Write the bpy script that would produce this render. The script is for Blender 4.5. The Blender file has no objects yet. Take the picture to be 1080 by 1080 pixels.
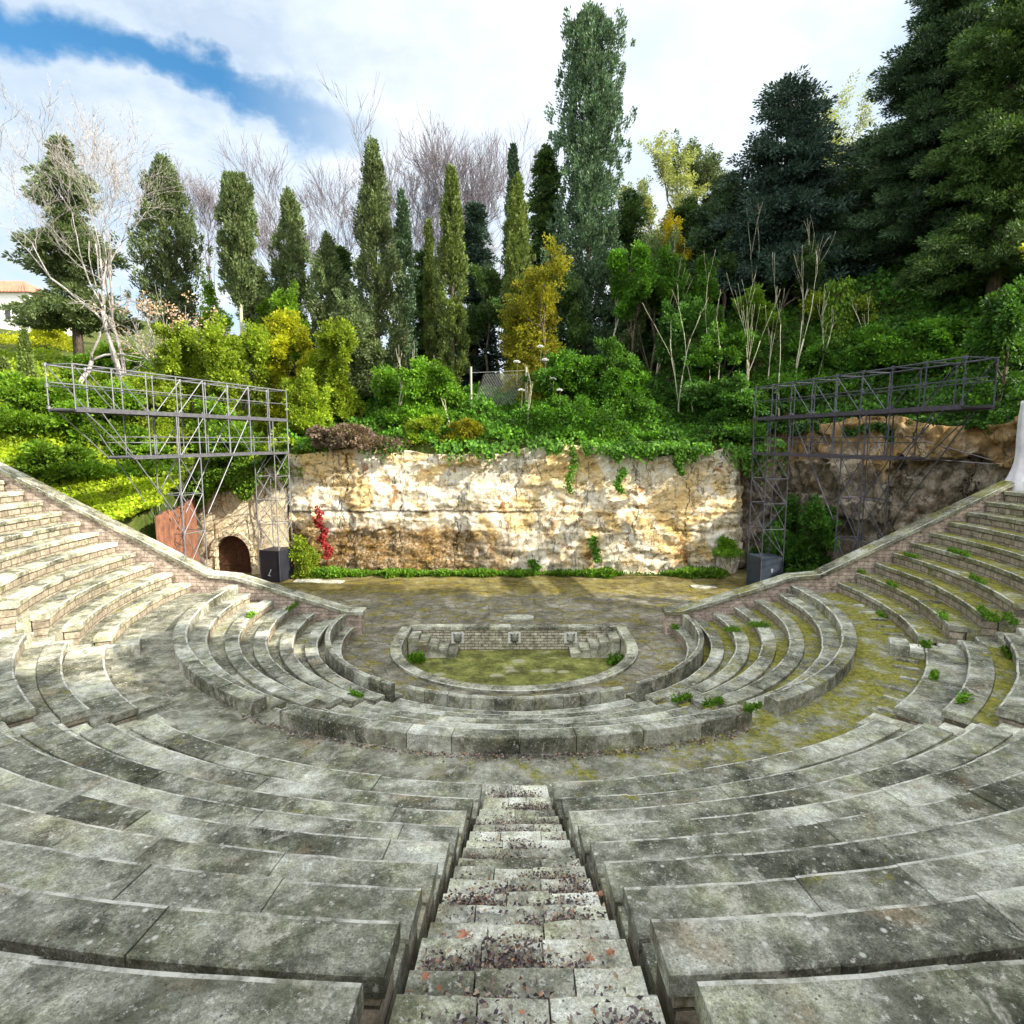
import bpy, math, random
import numpy as np
from mathutils import Vector, noise as mnoise

random.seed(7)
rng = np.random.default_rng(7)
R_ = math.radians
sc = bpy.context.scene
COL = sc.collection

# ------------------------------------------------------------------ camera
CH = 8.08            # eye height above the orchestra floor
CY = -22.95          # the centre of the theatre is the origin
CXO = -0.084
PITCH = R_(6.88)
cam_d = bpy.data.cameras.new('camera'); cam = bpy.data.objects.new('camera', cam_d); COL.objects.link(cam)
cam_d.sensor_width = 36; cam_d.lens = 21.0; cam_d.clip_end = 2000; cam_d.clip_start = 0.05
cam.location = (CXO, CY, CH); cam.rotation_euler = (R_(90) - PITCH, 0, 0)
sc.camera = cam

def ray(px, py):                      # photo pixel -> world direction (forward = 1)
    u = (px - 540) / 630.0; v = (540 - py) / 630.0
    f = math.cos(PITCH) + v * math.sin(PITCH); z = v * math.cos(PITCH) - math.sin(PITCH)
    return u / f, z / f
def at(px, py, F):                    # a point F metres ahead of the camera
    u, z = ray(px, py)
    return Vector((CXO + u * F, CY + F, CH + z * F))

# ------------------------------------------------------------------ helpers
def tag(o, label=None, cat=None, group=None, kind=None):
    if label: o['label'] = label
    if cat: o['category'] = cat
    if group: o['group'] = group
    if kind: o['kind'] = kind
    return o
def thing(name, label, cat, loc=(0, 0, 0), group=None):
    o = bpy.data.objects.new(name, None); COL.objects.link(o); o.location = loc
    o.empty_display_size = 0.2
    return tag(o, label, cat, group)
class MB:
    def __init__(s): s.v = []; s.f = []; s.m = []
    def add(s, vs, fs, m=0):
        b = len(s.v); s.v += [tuple(p) for p in vs]; s.f += [tuple(i + b for i in f) for f in fs]
        s.m += ([m] * len(fs) if isinstance(m, int) else m)
    def box(s, x0, x1, y0, y1, z0, z1, m=0, bev=0.0):
        if bev:
            b = bev
            pr = [(x0 + b, z0), (x1 - b, z0), (x1, z0 + b), (x1, z1 - b), (x1 - b, z1), (x0 + b, z1), (x0, z1 - b), (x0, z0 + b)]
            n = 8; vs = [(x, y0, z) for x, z in pr] + [(x, y1, z) for x, z in pr]
            fs = [tuple(range(n)), tuple(range(2 * n - 1, n - 1, -1))] + [(i + n, (i + 1) % n + n, (i + 1) % n, i) for i in range(n)]
            s.add(vs, fs, m); return
        vs = [(x, y, z) for x in (x0, x1) for y in (y0, y1) for z in (z0, z1)]
        s.add(vs, [(0, 1, 3, 2), (4, 6, 7, 5), (0, 4, 5, 1), (2, 3, 7, 6), (0, 2, 6, 4), (1, 5, 7, 3)], m)
    def bar(s, p, q, r, n=6, r2=None, m=0):
        p = Vector(p); q = Vector(q); d = (q - p)
        if d.length < 1e-6: return
        a = d.orthogonal().normalized(); b = d.cross(a).normalized(); r2 = r if r2 is None else r2
        vs = []
        for c, rr in ((p, r), (q, r2)):
            for k in range(n):
                t = 2 * math.pi * k / n; vs.append(c + a * (rr * math.cos(t)) + b * (rr * math.sin(t)))
        fs = [(k, (k + 1) % n, n + (k + 1) % n, n + k) for k in range(n)] + [tuple(range(n - 1, -1, -1)), tuple(range(n, 2 * n))]
        s.add(vs, fs, m)
    def tube(s, pts, rads, n=6, m=0):
        pts = [Vector(p) for p in pts]; vs = []; a = None
        for i, p in enumerate(pts):
            d = (pts[min(i + 1, len(pts) - 1)] - pts[max(i - 1, 0)]).normalized()
            a = d.orthogonal().normalized() if a is None else (a - d * a.dot(d)).normalized()
            b = d.cross(a)
            for k in range(n):
                t = 2 * math.pi * k / n; vs.append(p + a * (rads[i] * math.cos(t)) + b * (rads[i] * math.sin(t)))
        fs = []
        for i in range(len(pts) - 1):
            for k in range(n): fs.append((i * n + k, i * n + (k + 1) % n, (i + 1) * n + (k + 1) % n, (i + 1) * n + k))
        fs += [tuple(range(n - 1, -1, -1)), tuple(range((len(pts) - 1) * n, len(pts) * n))]
        s.add(vs, fs, m)
    def arc(s, prof, p0, p1, m=0, step=0.35, dz0=0, dz1=0):   # prof: closed (r, z) loop, swept about the theatre axis
        rm = max(r for r, z in prof); n = len(prof)
        k = max(1, int(round(abs(p1 - p0) * rm / step))); vs = []
        for i in range(k + 1):
            t = i / k; a = p0 + (p1 - p0) * t; sa, ca = math.sin(a), math.cos(a); dz = dz0 + (dz1 - dz0) * t
            vs += [(r * sa, -r * ca, z + dz) for r, z in prof]
        fs = [tuple(range(n)), tuple(range((k + 1) * n - 1, k * n - 1, -1))]
        ms = [0 if isinstance(m, int) else m[-1]] * 2 if not isinstance(m, int) else [m, m]
        for i in range(k):
            for j in range(n):
                fs.append((i * n + (j + 1) % n, i * n + j, (i + 1) * n + j, (i + 1) * n + (j + 1) % n))
                ms.append(m if isinstance(m, int) else m[j])
        s.add(vs, fs, ms)
    def build(s, name, mats, parent=None, smooth=False, recalc=False):
        me = bpy.data.meshes.new(name); me.from_pydata(s.v, [], s.f)
        mats = mats if isinstance(mats, (list, tuple)) else [mats]
        for m in mats: me.materials.append(m)
        if len(mats) > 1: me.polygons.foreach_set('material_index', s.m)
        if smooth: me.polygons.foreach_set('use_smooth', [True] * len(me.polygons))
        if recalc:
            import bmesh
            bm = bmesh.new(); bm.from_mesh(me); bmesh.ops.recalc_face_normals(bm, faces=bm.faces); bm.to_mesh(me); bm.free()
        me.update()
        return link(name, me, parent)
def link(name, me, parent=None):
    o = bpy.data.objects.new(name, me); COL.objects.link(o)
    if parent is not None:
        o.parent = parent
        if parent.get('_world'): pass
    return o
def np_mesh(name, V, F4, mat, smooth=False):
    me = bpy.data.meshes.new(name); n = len(V); k = len(F4)
    me.vertices.add(n); me.vertices.foreach_set('co', np.ascontiguousarray(V, dtype=np.float32).ravel())
    w = F4.shape[1]
    me.loops.add(k * w); me.loops.foreach_set('vertex_index', np.ascontiguousarray(F4, dtype=np.int32).ravel())
    me.polygons.add(k); me.polygons.foreach_set('loop_start', np.arange(0, k * w, w, dtype=np.int32))
    if smooth: me.polygons.foreach_set('use_smooth', np.ones(k, dtype=bool))
    me.materials.append(mat); me.update(calc_edges=True); me.validate()
    return me
def leaves_mesh(name, P, D, L, W, mat, fold=0.25):
    """diamond leaves: base points P, directions D, lengths L, widths W"""
    n = len(P); D = D / (np.linalg.norm(D, axis=1, keepdims=True) + 1e-9)
    A = rng.normal(size=(n, 3)); S = np.cross(D, A); S /= (np.linalg.norm(S, axis=1, keepdims=True) + 1e-9)
    N = np.cross(D, S); L = np.broadcast_to(np.asarray(L, float), (n,))[:, None]; W = np.broadcast_to(np.asarray(W, float), (n,))[:, None]
    mid = P + D * L * 0.45 + N * W * fold
    V = np.empty((n, 4, 3)); V[:, 0] = P; V[:, 1] = mid + S * W; V[:, 2] = P + D * L; V[:, 3] = mid - S * W
    F = np.arange(n * 4).reshape(n, 4)
    return np_mesh(name, V.reshape(-1, 3), F, mat)
def unit(n):
    d = rng.normal(size=(n, 3)); return d / np.linalg.norm(d, axis=1, keepdims=True)
def fbm(x, y, z=0.0, o=4):
    return mnoise.fractal(Vector((x, y, z)), 0.9, 2.0, o)
def sstep(a, b, x):
    t = min(1, max(0, (x - a) / (b - a))); return t * t * (3 - 2 * t)

# ------------------------------------------------------------------ materials
class NT:
    def __init__(s, name):
        s.mat = bpy.data.materials.new(name); s.mat.use_nodes = True; s.t = s.mat.node_tree; s.t.nodes.clear()
        s.out = s.n('ShaderNodeOutputMaterial'); s._pos = None
    def n(s, typ, **kw):
        x = s.t.nodes.new(typ)
        for k, v in kw.items(): setattr(x, k, v)
        return x
    def l(s, a, b): s.t.links.new(a, b)
    def put(s, sock, v):
        if isinstance(v, bpy.types.NodeSocket): s.l(v, sock)
        elif sock.type == 'RGBA' and not isinstance(v, (int, float)): sock.default_value = (*v[:3], 1)
        elif sock.type == 'RGBA': sock.default_value = (v, v, v, 1)
        else: sock.default_value = v
    def pos(s, scale=None):
        if s._pos is None: s._pos = s.n('ShaderNodeNewGeometry')
        p = s._pos.outputs['Position']
        if scale is None: return p
        m = s.n('ShaderNodeVectorMath', operation='MULTIPLY'); s.l(p, m.inputs[0]); m.inputs[1].default_value = scale
        return m.outputs[0]
    def rnd(s):
        s.pos(); return s._pos.outputs['Random Per Island']
    def xyz(s, v=None):
        x = s.n('ShaderNodeSeparateXYZ'); s.l(v if v is not None else s.pos(), x.inputs[0]); return x.outputs
    def noise(s, scale, detail=6, rough=0.6, vec=None, dist=0.0):
        x = s.n('ShaderNodeTexNoise'); s.l(vec if vec is not None else s.pos(), x.inputs['Vector'])
        x.inputs['Scale'].default_value = scale; x.inputs['Detail'].default_value = detail
        x.inputs['Roughness'].default_value = rough; x.inputs['Distortion'].default_value = dist
        return x.outputs['Fac']
    def vor(s, scale, feature='F1', vec=None, out='Distance', rand=1.0):
        x = s.n('ShaderNodeTexVoronoi', feature=feature); s.l(vec if vec is not None else s.pos(), x.inputs['Vector'])
        x.inputs['Scale'].default_value = scale; x.inputs['Randomness'].default_value = rand; return x.outputs[out]
    def ramp(s, fac, *stops, interp='LINEAR'):
        x = s.n('ShaderNodeValToRGB'); s.l(fac, x.inputs[0]); e = x.color_ramp.elements; x.color_ramp.interpolation = interp
        while len(e) < len(stops): e.new(0.5)
        for k, (p, c) in enumerate(stops):
            e[k].position = p; e[k].color = (c, c, c, 1) if isinstance(c, (int, float)) else (*c, 1)
        return x.outputs[0]
    def mix(s, fac, a, b, mode='MIX'):
        x = s.n('ShaderNodeMix', data_type='RGBA', blend_type=mode)
        s.put(x.inputs[0], fac); s.put(x.inputs[6], a); s.put(x.inputs[7], b); return x.outputs[2]
    def math(s, op, a, b=0.0, clamp=False):
        x = s.n('ShaderNodeMath', operation=op, use_clamp=clamp); s.put(x.inputs[0], a); s.put(x.inputs[1], b); return x.outputs[0]
    def mapr(s, v, a, b, c=0.0, d=1.0):
        x = s.n('ShaderNodeMapRange'); s.put(x.inputs[0], v)
        for k, q in zip((1, 2, 3, 4), (a, b, c, d)): x.inputs[k].default_value = q
        return x.outputs[0]
    def bump(s, h, strength=0.5, dist=0.02, nrm=None):
        x = s.n('ShaderNodeBump'); s.l(h, x.inputs['Height']); x.inputs['Strength'].default_value = strength
        x.inputs['Distance'].default_value = dist
        if nrm is not None: s.l(nrm, x.inputs['Normal'])
        return x.outputs[0]
    def done(s, col, rough=0.85, nrm=None, metal=0.0, spec=0.3):
        b = s.n('ShaderNodeBsdfPrincipled'); s.put(b.inputs['Base Color'], col); s.put(b.inputs['Roughness'], rough)
        b.inputs['Metallic'].default_value = metal; b.inputs['Specular IOR Level'].default_value = spec
        if nrm is not None: s.l(nrm, b.inputs['Normal'])
        s.l(b.outputs[0], s.out.inputs[0]); return s.mat

def stone(name, moss=0.0, dark=1.0, edge=False, light=1.0, warm=0.0, joints=0.0, tone=0.6, white=1.0, mossx=None):
    t = NT(name)
    a = t.noise(0.75, 5, 0.6, dist=0.6); b = t.noise(3.6, 9, 0.74); c = t.noise(42, 6, 0.75); e = t.noise(11, 7, 0.7)
    k = t.math('ADD', t.math('MULTIPLY', a, 0.95), t.math('MULTIPLY', b, 0.66))
    k = t.math('ADD', k, t.math('MULTIPLY', e, 0.50))
    k = t.math('ADD', k, t.math('MULTIPLY', t.math('SUBTRACT', t.rnd(), 0.4), 0.30 * tone))
    d = 0.06 * dark
    w = 0.04 * warm
    col = t.ramp(t.mapr(k, 0.74, 1.44), (0.05, (0.034, 0.034, 0.025)), (0.30, (0.105 * light, 0.103 * light, 0.078 * light)),
                 (0.52, (0.25 * light + w, 0.245 * light + w * .7, 0.195 * light)), (0.74, (0.43 * light + w, 0.425 * light + w * .7, 0.365 * light)), (0.95, (0.60 * light, 0.59 * light, 0.52 * light)))
    col = t.mix(t.mapr(t.noise(1.9, 5, 0.6), 0.47, 0.70, 0, 0.4), col, t.mix(1.0, col, (0.95, 1.0, 0.45), 'MULTIPLY'))
    col = t.mix(t.mapr(t.noise(1.3, 4, 0.6, vec=t.pos((1, 1.2, .7))), 0.60, 0.72, 0, 0.45), col, (0.38, 0.27, 0.15))   # ochre and pinkish stains
    g = t.mapr(c, 0.34, 0.66, 0.55, 1.4)
    col = t.mix(1.0, col, g, 'MULTIPLY')
    col = t.mix(1.0, col, t.mapr(t.noise(120, 3, 0.7), 0.3, 0.7, 0.65, 1.35), 'MULTIPLY')
    stn = t.math('MULTIPLY', t.ramp(t.noise(0.9, 7, 0.68, vec=t.pos((1, 1.25, 1)), dist=.8), (0.50, 0.0), (0.62, 1.0)), t.mapr(e, 0.36, 0.56, .35, 1.0))
    col = t.mix(t.math('MULTIPLY', stn, 0.72), col, t.mix(b, (0.028, 0.03, 0.018), (0.075, 0.075, 0.04)))
    wer = t.math('MULTIPLY', t.ramp(t.noise(1.7, 7, 0.72, vec=t.pos((1.3, 1, 1)), dist=.5), (0.585, 0.0), (0.65, 1.0)), t.mapr(c, 0.36, 0.55, .3, 1.0))
    col = t.mix(t.math('MULTIPLY', wer, 0.62), col, (0.64, 0.60, 0.50))
    pit = t.vor(26.0); col = t.mix(t.math('MULTIPLY', t.ramp(pit, (0.10, 0.8), (0.24, 0.0)), t.ramp(e, (0.45, 0.0), (0.55, 1.0))), col, (0.03, 0.03, 0.022))
    # pale lichen: small discs and crumbs
    sp = t.vor(7.0, vec=t.pos((1, 1, 1)))
    lv = t.math('MULTIPLY', t.ramp(sp, (0.08, 1.0), (0.17, 0.0)), t.ramp(t.noise(1.6, 4, 0.6), (0.47, 0.0), (0.55, 1.0)))
    lv2 = t.ramp(t.noise(16, 7, 0.8), (0.62 - 0.04 * white, 0.0), (0.67 - 0.04 * white, 1.0))
    lv = t.math('MAXIMUM', lv, t.math('MULTIPLY', lv2, 0.9))
    col = t.mix(t.math('MULTIPLY', lv, 0.75), col, (0.70, 0.69, 0.61))
    if edge:
        col = t.mix(t.ramp(t.noise(2.2, 4, .6), (.39, 0.1), (.53, 1.0)), col, t.mix(t.ramp(t.noise(7, 7, 0.75), (0.38, 0.12), (0.55, 0.9)), col, (0.68, 0.66, 0.58)))
    if joints:
        nv = t.n('ShaderNodeTexNoise'); t.l(t.pos(), nv.inputs['Vector']); nv.inputs['Scale'].default_value = 2.2; nv.inputs['Detail'].default_value = 4
        wv = t.n('ShaderNodeVectorMath', operation='MULTIPLY_ADD'); t.l(nv.outputs['Color'], wv.inputs[0]); wv.inputs[1].default_value = (.35, .35, 0); t.l(t.pos((1, 1, 0.3)), wv.inputs[2])
        jv = t.vor(joints, 'DISTANCE_TO_EDGE', vec=wv.outputs[0])
        col = t.mix(t.math('MULTIPLY', t.ramp(jv, (0.0, 0.8), (0.05, 0.0)), t.ramp(t.noise(1.0, 4), (.42, 0), (.55, 1))), col, t.mix(t.noise(2, 3), (0.05, 0.045, 0.03), (0.5, 0.48, 0.40)))
    if moss or mossx:
        nz = t.xyz(t._pos.outputs['Normal'])[2]
        lim = 0.60 - 0.16 * moss
        mf = t.math('ADD', t.math('MULTIPLY', t.noise(1.1, 6, 0.68), 0.6), t.math('MULTIPLY', t.noise(6.5, 6, 0.75), 0.4))
        if mossx:
            mf = t.math('ADD', mf, t.mapr(t.xyz()[0], mossx[0], mossx[1], mossx[2], mossx[3]))
        mfac = t.math('MULTIPLY', t.ramp(mf, (lim, 0.0), (lim + 0.08, 0.93)), t.mapr(nz, -0.2, 0.6, 0.12, 1.0))
        mcol = t.mix(t.mapr(t.noise(7, 6, 0.75), 0.34, 0.66), (0.045, 0.06, 0.008), (0.36, 0.32, 0.045))
        mcol = t.mix(1.0, mcol, t.mapr(t.noise(38, 4, .7), 0.3, 0.7, 0.55, 1.45), 'MULTIPLY')
        col = t.mix(mfac, col, mcol)
    h = t.math('ADD', t.math('MULTIPLY', c, 0.6), t.math('MULTIPLY', e, 0.9))
    n = t.bump(h, 1.0, 0.035)
    return t.done(col, 0.92, n, spec=0.15)

M = {}
M['slab'] = stone('bench slab stone', moss=0.12, light=1.34)
M['edge'] = stone('worn slab edge', edge=True, light=1.15, white=1.3)
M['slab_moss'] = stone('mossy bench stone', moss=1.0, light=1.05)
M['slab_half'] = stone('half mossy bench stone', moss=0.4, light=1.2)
M['pale'] = stone('bench stone with painted sunlight', moss=0.1, light=1.75, warm=1.2, white=0.8)  # brighter, warmer copy of the bench stone; sunlight is put into the colour
M['edge_moss'] = stone('mossy slab edge', edge=True, moss=0.35, light=1.1)
M['foot'] = stone('foot space stone', moss=0.30, light=1.15, warm=0.6)
M['foot_moss'] = stone('mossy foot space stone', moss=1.1, light=0.95)
M['step'] = stone('stair stone', moss=0.1, light=1.65, tone=1.3, warm=0.35, white=1.4)
M['low'] = stone('lower bench stone', moss=0.2, light=1.25)
M['low_moss'] = stone('lower bench stone with moss', moss=0.45, light=1.25)
M['walk'] = stone('walkway flagstone', moss=0.25, light=1.0, joints=1.5, warm=0.3, white=.4, mossx=(-6, 9, -0.03, 0.13))
M['white_stone'] = stone('white marker stone', light=1.5, white=1.5)

def masonry(name, c1, c2, mortar, bw=0.42, bh=0.16, moss=0.15, axis='xz'):
    t = NT(name)
    x, y, z = t.xyz()
    if axis == 'arc':
        u = t.math('MULTIPLY', t.math('ARCTAN2', x, t.math('MULTIPLY', y, -1.0)), 13.0)
    elif axis == 'yz': u = y
    else: u = x
    cv = t.n('ShaderNodeCombineXYZ'); t.l(u, cv.inputs[0]); t.l(z, cv.inputs[1])
    nv = t.n('ShaderNodeTexNoise'); t.l(t.pos(), nv.inputs['Vector']); nv.inputs['Scale'].default_value = 2.5
    off = t.n('ShaderNodeVectorMath', operation='MULTIPLY_ADD'); t.l(nv.outputs['Color'], off.inputs[0]); off.inputs[1].default_value = (0.09, 0.06, 0); t.l(cv.outputs[0], off.inputs[2])
    br = t.n('ShaderNodeTexBrick'); t.l(off.outputs[0], br.inputs['Vector'])
    br.inputs['Color1'].default_value = (*c1, 1); br.inputs['Color2'].default_value = (*c2, 1); br.inputs['Mortar'].default_value = (*mortar, 1)
    br.inputs['Scale'].default_value = 1.0; br.inputs['Mortar Size'].default_value = 0.014; br.inputs['Mortar Smooth'].default_value = 0.4
    br.inputs['Brick Width'].default_value = bw; br.inputs['Row Height'].default_value = bh; br.inputs['Bias'].default_value = -0.1
    col = t.mix(t.mapr(t.noise(4, 8, 0.75), 0.35, 0.62, 0.85, 0.0), br.outputs['Color'], t.mix(t.noise(1.2, 3), (0.06, 0.055, 0.035), (0.16, 0.13, 0.09)))
    col = t.mix(1.0, col, t.mapr(t.noise(26, 5, 0.7), 0.3, 0.7, 0.6, 1.4), 'MULTIPLY')
    if moss:
        col = t.mix(t.ramp(t.noise(1.5, 7, 0.72), (0.62 - 0.12 * moss, 0), (0.68 - 0.12 * moss, 0.85)), col, (0.10, 0.12, 0.02))
    h = t.math('SUBTRACT', t.math('MULTIPLY', t.noise(14, 6, 0.7), 0.5), t.math('MULTIPLY', br.outputs['Fac'], 0.8))
    return t.done(col, 0.92, t.bump(h, 0.9, 0.03), spec=0.15)
M['wing'] = masonry('wing wall masonry', (0.68, 0.54, 0.45), (0.54, 0.41, 0.34), (0.40, 0.33, 0.27), 0.34, 0.15, 0.1)
M['riser'] = masonry('bench riser masonry', (0.46, 0.39, 0.30), (0.32, 0.27, 0.20), (0.11, 0.095, 0.07), 0.40, 0.21, 0.3, axis='arc')
M['pool_wall'] = masonry('pool wall masonry', (0.74, 0.70, 0.56), (0.55, 0.50, 0.38), (0.13, 0.115, 0.08), 0.30, 0.125, 0.25)
M['coping'] = stone('coping stone', moss=0.2, light=1.35, warm=0.6)
M['coping_moss'] = stone('mossy coping stone', moss=0.75, light=1.2)

def m_stage():
    t = NT('stage floor earth and flags')
    x, y, z = t.xyz()
    a = t.noise(0.55, 7, 0.65, dist=0.8); b = t.noise(2.6, 8, 0.72)
    k = t.math('ADD', t.math('MULTIPLY', a, 0.6), t.math('MULTIPLY', b, 0.5))
    earth = t.ramp(k, (0.40, (0.05, 0.038, 0.014)), (0.52, (0.125, 0.10, 0.04)), (0.62, (0.22, 0.19, 0.085)), (0.73, (0.42, 0.38, 0.26)))
    grey = t.ramp(k, (0.40, (0.075, 0.07, 0.05)), (0.55, (0.19, 0.175, 0.135)), (0.72, (0.46, 0.43, 0.36)))
    j = t.vor(0.9, 'DISTANCE_TO_EDGE', vec=t.pos((1, 1.3, 0)))
    grey = t.mix(t.ramp(j, (0.0, 0.6), (0.05, 0.0)), grey, (0.05, 0.045, 0.025))
    wv = t.math('ADD', y, t.math('MULTIPLY', t.math('SUBTRACT', t.noise(0.5, 4), 0.5), 2.5))
    zone = t.math('MULTIPLY', t.mapr(wv, 8.3, 7.2), t.mapr(t.math('ADD', x, t.math('MULTIPLY', t.math('SUBTRACT', wv, y), 0.5)), 9.6, 9.0))
    zone = t.math('MULTIPLY', zone, t.mapr(x, -10.8, -10.2), True)
    zone = t.math('MAXIMUM', zone, t.mapr(y, 1.6, 0.8))
    col = t.mix(zone, earth, grey); col = t.mix(1.0, col, (0.86, 0.86, 0.84), 'MULTIPLY')
    col = t.mix(t.ramp(t.noise(1.0, 6, 0.7, vec=t.pos((1, 1.7, 1))), (0.50, 0.0), (0.60, 0.75)), col, t.mix(t.mapr(t.noise(7), .35, .65), (0.06, 0.055, 0.006), (0.30, 0.24, 0.035)))
    col = t.mix(1.0, col, t.mapr(t.noise(18, 6, 0.75), 0.32, 0.68, 0.45, 1.5), 'MULTIPLY')
    return t.done(col, 0.92, t.bump(t.noise(14, 6, 0.7), 0.6, 0.03), spec=0.12)
M['stage'] = m_stage()

def m_poolbed():
    t = NT('mossy pool bed')
    a = t.noise(1.2, 6, 0.65); b = t.noise(7, 6, 0.7)
    col = t.ramp(t.math('ADD', t.math('MULTIPLY', a, 0.6), t.math('MULTIPLY', b, 0.4)), (0.36, (0.06, 0.045, 0.02)), (0.46, (0.10, 0.105, 0.03)), (0.56, (0.20, 0.205, 0.055)), (0.68, (0.36, 0.34, 0.15)))
    pv = t.vor(1.35, vec=t.pos((0.8, 1.1, 1)))
    pat = t.math('MULTIPLY', t.ramp(t.math('ADD', pv, t.math('MULTIPLY', b, 0.25)), (0.40, 1.0), (0.48, 0.0)), t.ramp(t.noise(0.6, 3), (0.42, 0.0), (0.50, 1.0)))
    col = t.mix(pat, col, t.mix(b, (0.20, 0.19, 0.10), (0.40, 0.38, 0.25)))
    brown = t.n('ShaderNodeVectorMath', operation='DISTANCE'); t.l(t.pos(), brown.inputs[0]); brown.inputs[1].default_value = (-0.7, -3.4, -0.9)
    col = t.mix(t.math('MULTIPLY', t.mapr(brown.outputs['Value'], 1.6, 0.2), t.mapr(b, 0.38, 0.55)), col, (0.10, 0.05, 0.02))
    return t.done(col, 0.95, t.bump(b, 0.6, 0.03), spec=0.1)
M['pool_bed'] = m_poolbed()

def m_rock(name, kind):
    t = NT(name)
    x, y, z = t.xyz()
    big = t.noise(0.30, 5, 0.6, vec=t.pos((1, 1, 1.2)), dist=1.0); med = t.noise(1.15, 8, 0.7, dist=0.5, vec=t.pos((1, 1, .5) if kind == 'dark' else (1, 1, 1))); fin = t.noise(6.5, 8, 0.75)
    if kind == 'quarry':
        k = t.math('ADD', t.math('MULTIPLY', med, 0.65), t.math('MULTIPLY', fin, 0.4))
        col = t.ramp(k, (0.36, (0.15, 0.09, 0.045)), (0.44, (0.50, 0.38, 0.22)), (0.50, (0.76, 0.66, 0.48)), (0.58, (0.84, 0.79, 0.68)), (0.72, (0.88, 0.86, 0.80)))
        och = t.ramp(t.math('ADD', t.math('MULTIPLY', big, 0.75), t.math('MULTIPLY', med, 0.25)), (0.50, 0.0), (0.58, 0.7))
        col = t.mix(och, col, t.mix(fin, (0.55, 0.29, 0.05), (0.86, 0.62, 0.20)))
        rust = t.ramp(t.noise(0.55, 7, 0.7, vec=t.pos((1, 1, 0.8)), dist=0.7), (0.585, 0.0), (0.64, 0.85))
        col = t.mix(rust, col, t.mix(fin, (0.16, 0.05, 0.01), (0.55, 0.24, 0.06)))
        # brown weathered band along the foot, strongest to the left
        wz = t.math('ADD', z, t.math('MULTIPLY', t.math('SUBTRACT', med, 0.5), 2.0))
        low = t.math('MULTIPLY', t.mapr(wz, 3.2, 2.5), t.mapr(t.math('ADD', x, t.math('MULTIPLY', med, 3.0)), 3.5, -1.5, 0.1, 1.0))
        low = t.math('MULTIPLY', low, t.mapr(fin, 0.34, 0.54, 0.25, 1.0))
        col = t.mix(low, col, t.mix(fin, (0.03, 0.02, 0.006), (0.26, 0.14, 0.035)))
        # grey soot streaks
        st = t.noise(1.0, 7, 0.7, vec=t.pos((2.2, 1, 0.35)))
        col = t.mix(t.ramp(st, (0.56, 0.0), (0.68, 0.7)), col, (0.13, 0.115, 0.09))
        # ledge line where the quarry face steps
        lw = t.math('ADD', t.math('ADD', z, t.math('MULTIPLY', t.math('SUBTRACT', fin, 0.5), 0.35)), t.math('MULTIPLY', t.math('SUBTRACT', big, 0.5), 0.5))
        band = t.math('MULTIPLY', t.ramp(t.math('ABSOLUTE', t.math('SUBTRACT', lw, 3.82)), (0.02, 0.9), (0.15, 0.0)), t.mapr(t.math('ADD', x, t.math('MULTIPLY', med, 8)), 7.5, 4.5, 0.15, 1.0))
        col = t.mix(band, col, (0.035, 0.03, 0.025))
        cr = t.math('ABSOLUTE', t.math('SUBTRACT', t.noise(0.33, 6, 0.62, vec=t.pos((1.6, 1, 0.45)), dist=.6), 0.5)); cr2 = t.math('ABSOLUTE', t.math('SUBTRACT', t.noise(0.9, 7, 0.65, vec=t.pos((0.7, 1, 1.5))), 0.5))
    elif kind == 'render':
        k = t.math('ADD', t.math('MULTIPLY', med, 0.5), t.math('MULTIPLY', fin, 0.5))
        col = t.ramp(k, (0.36, (0.38, 0.28, 0.16)), (0.46, (0.68, 0.57, 0.38)), (0.58, (0.80, 0.72, 0.54)), (0.72, (0.86, 0.81, 0.68)))
        col = t.mix(t.ramp(t.noise(0.8, 6, .7, vec=t.pos((1.5, 1, .5))), (0.55, 0), (0.66, 0.7)), col, (0.16, 0.12, 0.06))
        cr = t.math('ABSOLUTE', t.math('SUBTRACT', t.noise(0.5, 6, .6), 0.5)); cr2 = t.math('ABSOLUTE', t.math('SUBTRACT', t.noise(2.0, 6, .6), 0.5))
    else:
        k = t.math('ADD', t.math('MULTIPLY', med, 0.65), t.math('MULTIPLY', fin, 0.4))
        col = t.ramp(k, (0.38, (0.035, 0.028, 0.02)), (0.47, (0.15, 0.12, 0.085)), (0.57, (0.33, 0.28, 0.21)), (0.70, (0.52, 0.48, 0.41)))
        och = t.ramp(t.math('ADD', t.math('MULTIPLY', big, 0.7), t.math('MULTIPLY', t.mapr(z, 4, 9), 0.3)), (0.47, 0.0), (0.58, 0.75))
        col = t.mix(och, col, t.mix(fin, (0.13, 0.065, 0.02), (0.42, 0.27, 0.09)))
        col = t.mix(t.ramp(t.noise(0.9, 6, 0.7), (0.60, 0.0), (0.68, 0.6)), col, (0.22, 0.08, 0.04))
        cr = t.math('ABSOLUTE', t.math('SUBTRACT', t.noise(0.45, 6, .6, vec=t.pos((1, 1, .6)), dist=.8), 0.5)); cr2 = t.math('ABSOLUTE', t.math('SUBTRACT', t.noise(1.4, 6, .6), 0.5))
    vx = t.math('ADD', t.math('MULTIPLY', x, 0.29), t.math('MULTIPLY', t.noise(0.5, 5, .6, vec=t.pos((1, 1, .6))), 0.9))
    vc = t.math('ABSOLUTE', t.math('SUBTRACT', t.math('FRACT', vx), 0.5))
    vck = t.math('MULTIPLY', t.ramp(vc, (0.0, 1.0), (0.016, 0.0)), t.ramp(t.noise(0.45, 3), (.44, 0.0), (.54, 1.0)))
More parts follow.
